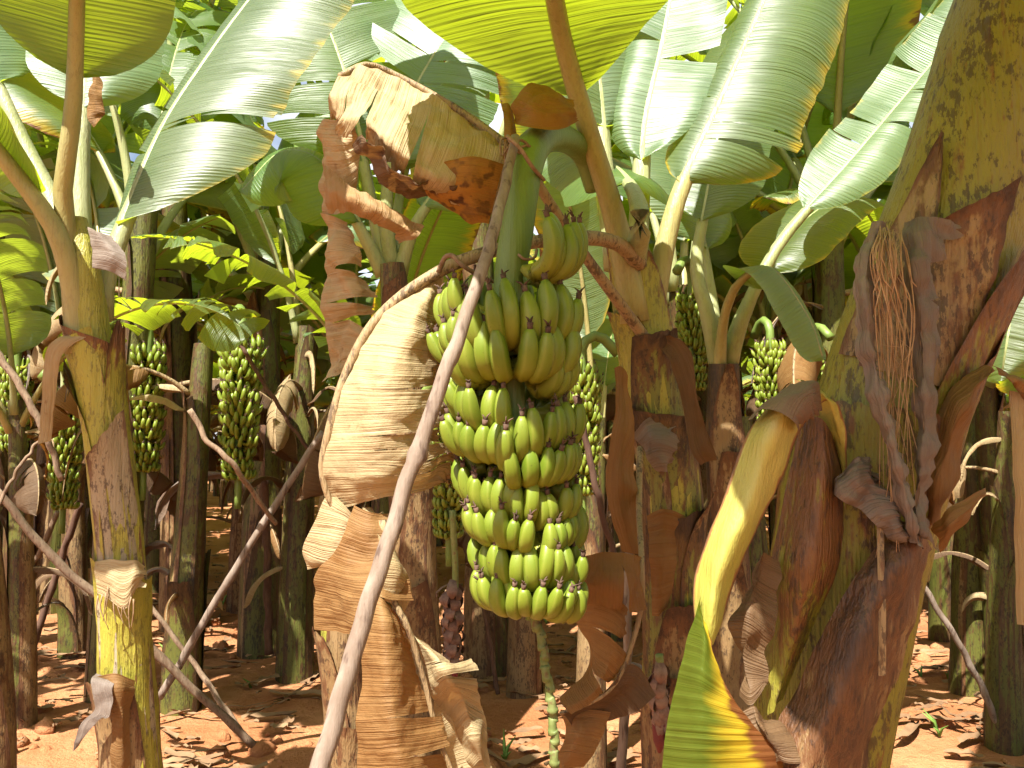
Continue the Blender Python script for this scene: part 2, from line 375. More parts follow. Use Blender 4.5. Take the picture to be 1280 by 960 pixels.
def leaf_geo(path, up, wl, wr, a_l=(18, -35), a_r=(18, -35), t0=0.0, t1=1.0, rib=(0.03, 0.004), rows=44, cols=7,
             tears=0, age=0.2, wave=0.02, sweep=0.18, seed=0.0, mi_rib=None, rib_from=0.0, shape=prof, gap=0.02, rnd=None, up2=None):
    """blade MB and midrib MB of one leaf. path: midrib points (petiole included), blade on [t0, t1] of its length"""
    rnd = rnd or R
    n = 60
    q, L = arc(path, n)
    T = np.gradient(q, axis=0); T /= np.linalg.norm(T, axis=1)[:, None]
    blade, ribm = MB(), MB()
    ts = np.linspace(0, 1, n)
    U0 = np.array(up, float); U1 = np.array(up2 if up2 is not None else up, float)
    def frame(t):
        p = np.array([np.interp(t, ts, q[:, k]) for k in range(3)])
        tt = np.array([np.interp(t, ts, T[:, k]) for k in range(3)]); tt /= np.linalg.norm(tt)
        uu = U0 * (1 - t) + U1 * t
        N = uu - tt * np.dot(uu, tt); N /= np.linalg.norm(N) + 1e-9
        return p, tt, N, np.cross(tt, N)
    bl = (t1 - t0) * L
    for side, w, (a0, a1) in ((-1, wl, a_l), (1, wr, a_r)):
        if w <= 0: continue
        cuts = sorted([0.0, 1.0] + [rnd.uniform(0.1, 0.92) for _ in range(tears)])
        for a, b in zip(cuts[:-1], cuts[1:]):
            nr = max(3, int(rows * (b - a)) + 2)
            dd = rnd.gauss(0, 16) if tears else 0.0
            g = gap if tears else 0.0
            pts = np.zeros((nr, cols + 1, 3)); uv = np.zeros((nr, cols + 1, 2)); col = np.zeros((nr, cols + 1, 3))
            for i in range(nr):
                for_ang = None
                x = y = 0.0
                fi = i / (nr - 1)
                for j in range(cols + 1):
                    v = j / cols
                    s = a + (b - a) * fi
                    s2 = s + g * v * ((1 if a > 0 else 0) * (1 - fi) - (1 if b < 1 else 0) * fi) * (1 - 0.3 * nz(s * 40 + seed))
                    t = t0 + (t1 - t0) * s2
                    ww = w * shape(s) * (1 + 0.03 * nz(s * 25 + seed, side * 3.0))
                    if j:
                        vm = (j - 0.5) / cols
                        an = rad(a0 + (a1 + dd - a0) * vm)
                        x += math.cos(an) * ww / cols; y += math.sin(an) * ww / cols
                    p, tt, N, S = frame(min(1, max(0, t)))
                    wv = wave * v ** 1.5 * (nz(s * bl * 3.2 + seed * 7, side * 2.0, v) * 2.0 + 0.5 * nz(s * bl * 9 + seed * 3, side))
                    pts[i, j] = p + S * side * x + N * (y + wv) + tt * (sweep * ww * v - 0.0)
                    uv[i, j] = (s * bl + seed * 3.7, v * w * side + seed)
                    col[i, j] = (v, s, age)
            if side < 0: pts = pts[:, ::-1]; uv = uv[:, ::-1]; col = col[:, ::-1]
            # faces turn so that the normal is the upper side
            blade.grid(pts, uv, col, 0)
    ti = np.linspace(rib_from, t1 * 0.985, 26)
    rp = []; rr = []
    for t in ti:
        p, tt, N, S = frame(t)
        k = rib[0] + (rib[1] - rib[0]) * min(1.0, t / t1) ** 0.7 + rib[0] * 0.22 * math.exp(-t * L / 0.16)
        rp.append(p - N * k * 0.75); rr.append(k)
    tgt = ribm if mi_rib is None else blade
    tgt.tube(rp, rr, 8, 0 if mi_rib is None else mi_rib, ref=tuple(U0), squash=0.9, seed=seed)
    return blade, ribm

def leaf(parent, path, up, wl, wr, mat='leaf', ribmat='petiole', label=None, name='leaf', px=True, **kw):
    pts = PP(path) if px else path
    kw.setdefault('seed', R.uniform(0, 50))
    b, r = leaf_geo(pts, up, wl, wr, **kw)
    o = b.build(name, M[mat], parent)
    if label: o['label'] = label
    r.build('midrib', M[ribmat], o)
    return o

def sheet_geo(rows, nu=50, nv=16, crumple=0.006, freq=14.0, rag=0.0, tone=0.0, seed=0.0, fold=0.0, ff=6.0, mb=None, mi=0, px=True, tone2=None, along=False, edge_right=False, etone=0.0, tears=0, tgap=2.2, tcurl=.02):
    """bicubic sheet through rows of control points; veins run from column to column"""
    C = [[P(*c) for c in r] if px else r for r in rows]
    A = np.array([spl(r, 24) for r in C])                       # rows x 24
    D = np.stack([spl(A[:, j], nu) for j in range(24)], 1)      # nu x 24
    out = np.zeros((nu, nv, 3)); uv = np.zeros((nu, nv, 2)); col = np.zeros((nu, nv, 3))
    tt = np.linspace(0, 1, 24)
    L = np.concatenate([[0], np.cumsum(np.linalg.norm(np.diff(D.mean(1), axis=0), axis=1))])
    for i in range(nu):
        e1 = 1 - rag * max(0.0, 0.35 + nz(i * 0.33 + seed, 2.0) + 0.6 * nz(i * 1.1 + seed, 5.0))
        W = np.linalg.norm(D[i, -1] - D[i, 0])
        for j in range(nv):
            v = j / (nv - 1) * e1
            out[i, j] = [np.interp(v, tt, D[i, :, k]) for k in range(3)]
            uv[i, j] = (L[i] + seed, v * max(W, 0.02) + seed) if not along else (v * max(W, 0.02) * 1.6 + seed, L[i] * 1.3 + seed)
            tn = tone if tone2 is None else tone + (tone2 - tone) * i / (nu - 1)
            col[i, j] = (j / (nv - 1) if edge_right else abs(2 * j / (nv - 1) - 1), i / (nu - 1), tn + etone * abs(2 * j / (nv - 1) - 1) ** 7)
    du = np.gradient(out, axis=0); dv = np.gradient(out, axis=1)
    N = np.cross(du, dv); N /= np.linalg.norm(N, axis=2)[:, :, None] + 1e-9
    for i in range(nu):
        for j in range(nv):
            p = out[i, j]
            h = crumple * (nz(p[0] * freq + seed, p[1] * freq, p[2] * freq) * 1.6 + 0.6 * nz(p[0] * freq * 2.7, p[1] * freq * 2.7 + seed, p[2] * freq * 2.7))
            if fold: h += fold * nz(i / (nu - 1) * ff + seed, j / (nv - 1) * 1.2) * (0.3 + j / (nv - 1))
            out[i, j] = p + N[i, j] * h
    mb = mb or MB()
    cuts = [0, nu - 1]
    rt = random.Random(int(seed * 1000) + nu)
    for k in range(tears):
        c = rt.randint(5, nu - 6)
        if all(abs(c - q) > 6 for q in cuts): cuts.append(c)
    cuts.sort()
    for a, b in zip(cuts[:-1], cuts[1:]):
        o2 = out[a:b + 1].copy(); n2 = len(o2); cl = rt.gauss(0, tcurl); v0 = rt.uniform(.1, .6)
        for j in range(nv):
            wv = max(0.0, j / (nv - 1) - v0) / (1 - v0)
            for i in range(n2):
                o2[i, j] += N[a + i, j] * cl * wv ** 2
            for k in range(min(4, n2 // 2)):
                if a > 0: o2[k, j] += (out[min(nu - 1, a + k + 3), j] - out[a + k, j]) / 3 * tgap * wv * (1 - k / 4)
                if b < nu - 1: o2[n2 - 1 - k, j] += (out[max(0, b - k - 3), j] - out[b - k, j]) / 3 * tgap * wv * (1 - k / 4)
        mb.grid(o2[::-1], uv[a:b + 1][::-1], col[a:b + 1][::-1], mi)
    return mb

def sheet(parent, name, mat, rows, label=None, **kw):
    kw.setdefault('seed', R.uniform(0, 50))
    o = sheet_geo(rows, **kw).build(name, M[mat], parent)
    if label: o['label'] = label
    return o

class Stem:
    """a pseudostem axis with a camera-facing frame, so that sheaths can be wrapped on it"""
    def __init__(s, pts, radii, n=60):
        s.q, s.L = arc(pts, n); s.n = n
        s.T = np.gradient(s.q, axis=0); s.T /= np.linalg.norm(s.T, axis=1)[:, None]
        rr = np.linspace(0, 1, len(radii)); s.ts = np.linspace(0, 1, n)
        # radii are given at the control points: find their place by length
        pa = np.array([tuple(p) for p in pts]); dl = np.concatenate([[0], np.cumsum(np.linalg.norm(np.diff(pa, axis=0), axis=1))])
        s.r = np.interp(s.ts, dl / dl[-1], radii)
    def at(s, t, ang, off=0.0, k=1.0):
        p = np.array([np.interp(t, s.ts, s.q[:, i]) for i in range(3)])
        tt = np.array([np.interp(t, s.ts, s.T[:, i]) for i in range(3)])
        r = np.interp(t, s.ts, s.r) * k + off
        X = np.array((1.0, 0, 0)); X = X - tt * np.dot(X, tt); X /= np.linalg.norm(X)
        Y = np.cross(X, tt)
        if Y[1] > 0: Y = -Y
        return p + X * r * math.sin(ang) + Y * r * math.cos(ang)
    def mb(s, nseg=28, lump=0.05, tone=0.0, rings=3, seed=0.0, flute=0.0):
        """body with a few overlapping sheath ridges"""
        m = MB()
        pts = np.zeros((s.n, nseg, 3)); uv = np.zeros((s.n, nseg, 2)); col = np.zeros((s.n, nseg, 3))
        for i in range(s.n):
            for j in range(nseg):
                a = j / nseg * 2 * math.pi
                t = s.ts[i]
                sp_ = (t * rings + a / (2 * math.pi)) % 1.0
                k = 1 + lump * nz(math.cos(a) * 1.3 + seed, math.sin(a) * 1.3, t * s.L * 5) + 0.045 * (1 - sp_) ** 3
                k += flute * math.sin(a * 3 + seed + t * 2)
                pts[i, j] = s.at(t, a, 0, k)
                uv[i, j] = (a / 6.283, t * s.L); col[i, j] = (t, a / 6.283, tone)
        m.grid(pts, uv, col, 0, closed=True)
        return m

def sheath_mb(st, t0, t1, ang, half, flare=0.01, narrow=0.35, off=0.005, tone=0.0, nu=26, nv=15, seed=0.0, rag=0.05, curl=0.0, mb=None, mi=0, lean=0.0, skew=0.0, wrap=True):
    """leaf sheath wrapped on a stem from t0 to t1, narrowing upwards, top edge flared off the stem"""
    pts = np.zeros((nu, nv, 3)); uv = np.zeros((nu, nv, 2)); col = np.zeros((nu, nv, 3))
    if wrap:
        t0o, t0 = t0, 0.0; off = off + .009 * (1 - t1) * min(1.0, st.L / 1.5)
    sk = skew or 0.07 * nz(seed * 3.1, 1.0)
    t0o = t0o if wrap else t0
    for i in range(nu):
        tb = t0 + (t1 - t0) * (i / (nu - 1)) ** .7
        s = max(0.0, (tb - t0o) / (t1 - t0o))
        for j in range(nv):
            c = 2 * j / (nv - 1) - 1
            h = rad(half) * (1 - (1 - narrow) * s ** 1.8)
            a = rad(ang + lean * s) + c * h
            t = tb - (t1 - t0o) * s * rag * abs(nz(j * 0.8 + seed, 3.0)) * (s > 0.5) + sk * c * s ** 2
            t = min(1.0, max(0.0, t))
            o = off + flare * s ** 4 + 0.010 * (abs(c) ** 6) * (0.4 + 0.6 * nz(i * .3 + seed)) + 0.004 * nz(i * 0.35 + seed, j * 0.5)
            if curl: o += curl * max(0.0, s - 0.8) * 5 * 0.05
            pts[i, j] = st.at(t, a, o)
            uv[i, j] = (c, t * st.L); col[i, j] = (s, abs(c), tone * s ** 4 + (.35 * abs(c) ** 8))
    mb = mb or MB()
    mb.grid(pts, uv, col, mi)
    return mb

def sheath(parent, st, t0, t1, ang, half, mat='sheath', name='sheath', label=None, **kw):
    kw.setdefault('seed', R.uniform(0, 50))
    o = sheath_mb(st, t0, t1, ang, half, **kw).build(name, M[mat], parent)
    if label: o['label'] = label
    return o

def stick(name, label, cat, pts, r0, r1, mat, group=None, lump=0.12, kink=0.006, n=36, px=True, seed=None):
    pts = PP(pts) if px else pts
    seed = R.uniform(0, 99) if seed is None else seed
    q, L = arc(pts, n)
    for i in range(n):
        q[i] += np.array((nz(i * .25 + seed), nz(i * .25 + seed, 7), nz(i * .25 + seed, 13))) * kink
    rr = np.linspace(r0, r1, n)
    for k in range(int(L * 2.5)):
        c = R.randrange(2, n - 2); rr[c] *= 1.16; rr[c - 1] *= 1.06
    m = MB(); m.tube(q, rr, 12, 0, lump=lump, seed=seed)
    low = min(pts, key=lambda p: p.z)
    o = m.build(name, M[mat], wl=Vector(low))
    return tag(o, label, cat, group)

# ------------------------------------------------------------------ one banana finger
def finger_geo(mb, A, az, z0, r0, L, ph0, ph1, rd, twist=0.0, nseg=10, n=14, tip=True, bend=1.0, mi=0, mt=1, seed=0.0):
    """finger from the crown at axis point A outwards at azimuth az (0 towards the camera, + to the right), curving up"""
    rdir = np.array((math.sin(az), -math.cos(az), 0.0)); tang = np.array((math.cos(az), math.sin(az), 0.0))
    p = np.array(A) + rdir * r0 + np.array((0, 0, z0))
    path = [p.copy()]; ds = L / (n - 1)
    for i in range(n - 1):
        s = (i + 0.5) / (n - 1)
        s_ = min(1.0, s / 0.84); e = s_ * s_ * (3 - 2 * s_)
        ph = ph0 + (ph1 - ph0) * (0.35 * s_ + 0.65 * e) * bend
        d = rdir * math.cos(ph) + np.array((0, 0, math.sin(ph))) + tang * twist * (s - 0.2)
        p = p + d / np.linalg.norm(d) * ds
        path.append(p.copy())
    s = np.linspace(0, 1, n)
    rr = rd * np.where(s < 0.28, 0.50 + 0.5 * np.sin(np.clip(s / 0.28, 0, 1) * math.pi / 2) ** 1.3, 1.0)
    rr = rr * np.where(s > 0.66, np.sqrt(np.clip(1 - ((s - 0.66) / 0.345) ** 2.2 * 0.90, 0.05, 1)), 1.0)
    mb.tube(path, rr, nseg, mi, ridge=5, ref=tuple(-rdir), seed=seed, caps=True)
    d = path[-1] - path[-2]; d /= np.linalg.norm(d)
    if tip:
        t0_ = path[-1] - d * 0.002
        mb.tube([t0_, t0_ + d * rd * 0.35, t0_ + d * rd * 0.75], [rd * 0.34, rd * 0.30, rd * 0.36], 6, mt)
        for k in range(3):
            j = np.array((R.uniform(-1, 1), R.uniform(-1, 1), R.uniform(-.4, 0.6))) * rd * 0.55
            e = t0_ + d * rd * 0.7
            mb.tube([e, e + d * rd * 0.35 + j * .6, e + d * rd * 0.5 + j * 1.3], [rd * 0.13, rd * 0.10, rd * 0.04], 4, mt)
    return path

# ------------------------------------------------------------------ generic banana plant
def arch_path(h, az, e0, e1, L, base, n=9, side=0.0, rnd=R):
    d0 = np.array((math.cos(az), math.sin(az), 0.0)); sd = np.array((-math.sin(az), math.cos(az), 0))
    p = np.array(base, float); out = [Vector(p)]
    for i in range(n):
        s = (i + 0.5) / n
        e = rad(e0 + (e1 - e0) * s ** 1.3)
        p = p + (d0 * math.cos(e) + np.array((0, 0, 1)) * math.sin(e) + sd * side * s) * (L / n)
        out.append(Vector(p))
    return out

def plant_proto(seed, height=2.0, r=(0.095, 0.05), nleaf=8, detail=2, name='banana_plant', lean=0.12, dead=3, sheaths=4, L=(1.7, 2.3), shreds=0):
    rnd = random.Random(seed)
    t = thing(name, 'x', 'banana plant', (0, 0, 0))
    la = rnd.uniform(0, 6.28)
    lx, ly = math.cos(la) * lean, math.sin(la) * lean
    pts = [Vector((0, 0, -0.06)), Vector((lx * .2, ly * .2, height * .33)), Vector((lx * .55, ly * .55, height * .66)), Vector((lx, ly, height))]
    st = Stem(pts, [r[0] * 1.15, r[0], (r[0] + r[1]) / 2, r[1]], 26 if detail > 1 else 12)
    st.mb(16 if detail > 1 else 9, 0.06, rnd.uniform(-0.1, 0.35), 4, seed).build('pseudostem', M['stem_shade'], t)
    for k in range(sheaths):
        b = rnd.uniform(0.05, 0.8)
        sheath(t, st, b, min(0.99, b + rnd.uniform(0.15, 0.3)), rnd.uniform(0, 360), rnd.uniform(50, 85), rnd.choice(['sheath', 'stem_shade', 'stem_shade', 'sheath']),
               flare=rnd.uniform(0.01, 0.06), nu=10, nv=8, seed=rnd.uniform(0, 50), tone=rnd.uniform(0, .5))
    top = st.at(1.0, 0, 0, 0.0)
    az = rnd.uniform(0, 6.28)
    for k in range(nleaf):
        az += rad(137.5) + rnd.uniform(-.25, .25)
        f = k / (nleaf - 1)
        e0 = 88 - 38 * f + rnd.uniform(-5, 5); e1 = 45 - 112 * f + rnd.uniform(-14, 14)
        ll = rnd.uniform(*L) * (1 - 0.15 * f)
        base = np.array(top) + np.array((math.cos(az), math.sin(az), 0)) * r[1] * 0.5 - np.array((0, 0, 1)) * (0.03 + 0.22 * f)
        path = arch_path(0, az, e0, e1, ll, base, side=rnd.uniform(-.15, .15))
        up = (-math.cos(az) * 0.9 + rnd.uniform(-.3, .3), -math.sin(az) * 0.9 + rnd.uniform(-.3, .3), 0.9)
        wd = rnd.uniform(0.28, 0.38)
        kw = dict(t0=0.2, rib=(0.026, 0.004), tears=rnd.choice([0, 2, 4, 6, 9, 13]), gap=rnd.uniform(.015, .06), age=rnd.choice([0.0, 0.15, 0.3, 0.75]) if f < 0.7 else rnd.uniform(.3, .9),
                  wave=0.035, seed=rnd.uniform(0, 50), rnd=rnd, a_l=(rnd.uniform(5, 28), rnd.uniform(-75, -10)), a_r=(rnd.uniform(5, 28), rnd.uniform(-75, -10)), sweep=0.22)
        mt = rnd.choice(['leaf', 'leaf', 'leaf_blue', 'leaf_blue', 'leaf_yellow'])
        if detail > 1:
            leaf(t, path, up, wd, wd * rnd.uniform(.85, 1.1), mt, rnd.choice(['petiole', 'petiole', 'petiole_warm']), px=False, rows=26, cols=5, **kw)
        else:
            b, _ = leaf_geo(path, up, wd, wd, rows=12, cols=3, mi_rib=1, **kw)
            b.build('leaf', [M[mt], M['petiole']], t)
    for k in range(dead):
        az += rad(137.5)
        zz = rnd.uniform(0.55, 0.93)
        base = st.at(zz, 0, 0, 0.0) + np.array((math.cos(az), math.sin(az), 0)) * r[1] * 0.9
        path = arch_path(0, az, rnd.uniform(10, 50), -97, rnd.uniform(0.8, 1.35) * min(1, height / 2), base, side=rnd.uniform(-.2, .2))
        path = [Vector((p.x, p.y, max(p.z, 0.06 + rnd.uniform(0, .1)))) for p in path]
        up = (math.cos(az) * .7, math.sin(az) * .7, 0.7)
        kw = dict(t0=0.25, rib=(0.016, 0.003), tears=3, wave=0.09, seed=rnd.uniform(0, 50), rnd=rnd, a_l=(-20, -130), a_r=(-20, -120), rows=20, cols=4, age=rnd.uniform(0, .6))
        mt = rnd.choice(['dry_orange', 'dry_dark', 'dry_dark', 'dry_pale'])
        wd = rnd.uniform(0.12, 0.22)
        b, _ = leaf_geo(path, up, wd, wd, mi_rib=1, **kw)
        b.build('dead_leaf', [M[mt], M['rib_dry']], t)
    for k in range(shreds):
        az = rnd.uniform(0, 6.28); zz = rnd.uniform(0.3, 0.95)
        base = st.at(zz, 0, 0, 0.0) + np.array((math.cos(az), math.sin(az), 0)) * r[1] * 0.95
        path = arch_path(0, az, rnd.uniform(-10, 60), -95, rnd.uniform(0.25, 0.8), base, side=rnd.uniform(-.3, .3))
        path = [Vector((p.x, p.y, max(p.z, 0.05))) for p in path]
        b, _ = leaf_geo(path, (math.cos(az) * .7, math.sin(az) * .7, .7), rnd.uniform(.012, .04), rnd.uniform(.012, .05), a_l=(-20, -110), a_r=(-20, -110), rows=14, cols=3,
                        t0=0.0, rib=(.006, .002), wave=.03, seed=rnd.uniform(0, 50), rnd=rnd, mi_rib=1, age=rnd.uniform(0, .5))
        b.build('dead_leaf', [M[rnd.choice(['dry_orange', 'dry_pale', 'dry_grey', 'dry_dark'])], M['rib_dry']], t)
    return t

def dup(root, loc, rotz=0.0, sc=1.0, label=None, group=None, scz=None):
    r = root.copy(); COL.objects.link(r)
    r.location = loc; r.rotation_euler = (0, 0, rotz); r.scale = (sc, sc, scz or sc)
    if label: r['label'] = label
    if group: r['group'] = group
    for ch in list(root.children):
        c = ch.copy(); COL.objects.link(c); c.parent = r
        for g in list(ch.children):
            d = g.copy(); COL.objects.link(d); d.parent = c
    return r

# ------------------------------------------------------------------ bunches of bananas
def hand_children(parent, A, zc, az, span, n, L, rd, rows=2, ph=(-42, 96), r0=0.028, merged=False, sub=True, nseg=10, nn=14, tip=True, dz=0.03, twist=0.0, slope=0.0, jit=1.0):
    """one hand: a crown mesh whose children are the bananas (or all in one mesh when far)"""
    A = np.array(A)
    crown = MB()
    ps = []
    for k in range(9):
        a = rad(az - span / 2 + span * k / 8)
        ps.append(A + np.array((math.sin(a), -math.cos(a), 0)) * (r0 + 0.018 * rd / 0.02) + np.array((0, 0, zc + slope * (k / 8 - .5))))
    crown.tube(ps, [rd * 0.75] * 9, 8, 0, squash=1.0)
    jobs = []
    per = (n + rows - 1) // rows
    for i in range(n):
        row = i % rows; k = i // rows
        a = rad(az - span / 2 + span * (k + 0.5 * row + 0.25) / per + R.uniform(-2, 2) * jit)
        zs = slope * ((k + .5) / per - .5)
        l = L * R.uniform(1 - .06 * jit, 1 + .05 * jit) * (1.0 if row == 0 else 0.92)
        p0 = rad(ph[0] + (14 if row == 0 else -6) + R.uniform(-5, 5) * jit); p1 = rad(ph[1] + R.uniform(-9, 9) * jit + (4 if row == 0 else -8))
        jobs.append((a, zc + zs + (dz * 0.5 if row == 0 else -dz * 0.5), r0 + (0.0 if row == 0 else 0.008), l, p0, p1, rd * R.uniform(0.93, 1.05), twist + R.uniform(-.12, .12) * jit))
    if merged:
        for a, z, rr, l, p0, p1, q, tw in jobs:
            finger_geo(crown, A, a, z, rr, l, p0, p1, q, tw, nseg, nn, tip)
        return crown.build('banana_hand', [M['fruit'], M['tip']], parent)
    h = crown.build('banana_hand', [M['stalk']], parent)
    for a, z, rr, l, p0, p1, q, tw in jobs:
        m = MB(); finger_geo(m, A, a, z, rr, l, p0, p1, q, tw, nseg, nn, tip, seed=R.uniform(0, 9))
        m.build('banana', [M['fruit'], M['tip']], h)
    return h

def bunch_proto(label, seed, hands=8, rd=0.019, L=0.16, step=0.085, bud=True, nseg=6):
    """a background bunch: top of the stalk at the origin, hanging down"""
    t = thing('banana_bunch', label, 'banana bunch', (0, 0, 0), 'banana bunches hanging further back')
    H = hands * step
    pts = [Vector((0, 0.22, 0.02)), Vector((0, 0.1, 0.12)), Vector((0, 0, 0.05)), Vector((0, 0, -0.2)), Vector((0, 0, -H - 0.25))]
    q, _ = arc(pts, 22)
    m = MB(); m.tube(q, np.linspace(0.032, 0.018, 22), 9, 0); m.build('fruit_stalk', M['stalk'], t)
    for k in range(hands):
        z = -0.12 - k * step
        f = 1.0 - 0.3 * (k / hands) ** 1.5
        hand_children(t, (0, 0, z), 0.0, (k * 61) % 360, 300, 24, L * f, rd * f, merged=True, jit=2.6, nseg=nseg, nn=8, r0=0.026, tip=True)
    if bud:
        q = [Vector((0, 0, -H - 0.22)), Vector((0.01, 0, -H - 0.5)), Vector((0.0, 0.01, -H - 0.62))]
        m = MB(); m.tube(arc(q, 10)[0], [0.012] * 10, 7, 0); m.build('rachis', M['rachis'], t)
        m = MB(); b = np.array((0, 0.01, -H - 0.60))
        m.tube([b, b - (0, 0, .03), b - (0, 0, .07), b - (0, 0, .11), b - (0, 0, .14)], [0.012, 0.032, 0.034, 0.02, 0.004], 9, 0)
        m.build('flower_bud', M['bud'], t)
    return t
# ================================================================== THE SETTING
SUN = Vector((-0.25, -0.52, 0.82)).normalized()      # towards the sun
def build_ground():
    n = 190
    t = np.linspace(-1, 1, n)
    xs = np.sinh(t * 4.2) / math.sinh(4.2) * 300
    ys = np.sinh(t * 4.2) / math.sinh(4.2) * 300 + 4.0
    V = []; Fc = []
    for j in range(n):
        for i in range(n):
            x, y = xs[i], ys[j]
            k = max(0.0, 1 - math.hypot(x, y - 4) / 40)
            z = 0.05 * nz(x * .55, y * .55) + k * (0.05 * nz(x * 2.3, y * 2.3, 4) + 0.028 * nz(x * 7, y * 7, 9) + 0.014 * nz(x * 17, y * 17, 2))
            V.append((x, y, z))
    for j in range(n - 1):
        for i in range(n - 1):
            a = j * n + i; Fc.append((a, a + 1, a + n + 1, a + n))
    me = bpy.data.meshes.new('soil_ground'); me.from_pydata(V, [], Fc)
    me.polygons.foreach_set('use_smooth', [True] * len(Fc)); me.materials.append(M['soil'])
    o = bpy.data.objects.new('soil_ground', me); COL.objects.link(o); o['kind'] = 'structure'
build_ground()
def gz(x, y):
    k = max(0.0, 1 - math.hypot(x, y - 4) / 40)
    return 0.05 * nz(x * .55, y * .55) + k * 0.05 * nz(x * 2.3, y * 2.3, 4)

def clods():
    m = MB(); r = random.Random(5)
    for k in range(2600):
        y = 2.2 + 9 * r.random() ** 1.4; x = r.uniform(-0.85, 0.85) * y
        s = r.choice([.007, .01, .014, .02, .028, .045]) * r.uniform(.7, 1.3)
        z = gz(x, y)
        m.tube([(x, y, z - s * .5), (x, y, z + s * .2), (x + s * .2, y, z + s * .7)], [s, s * 1.0, s * .45], 6, 0, lump=0.5, seed=k)
    o = m.build('soil_clods', M['soil']); o['kind'] = 'stuff'
clods()

def litter():
    m = MB(); r = random.Random(8)
    for k in range(1700):
        y = 2.3 + 10 * r.random() ** 1.5; x = r.uniform(-0.85, 0.85) * y
        a = r.uniform(0, 3.14) if r.random() < .4 else r.gauss(0, .35); L = r.uniform(.03, .5) * r.uniform(.4, 1); wd = r.uniform(.003, .03)
        z = gz(x, y) + 0.03
        ca, sa = math.cos(a), math.sin(a); n = 7
        pts = np.zeros((n, 3, 3)); uv = np.zeros((n, 3, 2)); col = np.zeros((n, 3, 3))
        cv = r.uniform(-.3, .3)
        for i in range(n):
            s = i / (n - 1) - .5
            for j in range(3):
                c = (j - 1) * wd * (1 - 1.6 * s * s)
                lx = s * L; ly = c + cv * s * s * L
                pts[i, j] = (x + ca * lx - sa * ly, y + sa * lx + ca * ly, z + r.uniform(-.004, .012) + abs(j - 1) * wd * .4 + 0.05 * L * nz(s * 4, k) )
        m.grid(pts, uv, col)
    o = m.build('leaf_litter', M['litter']); o['kind'] = 'stuff'
litter()

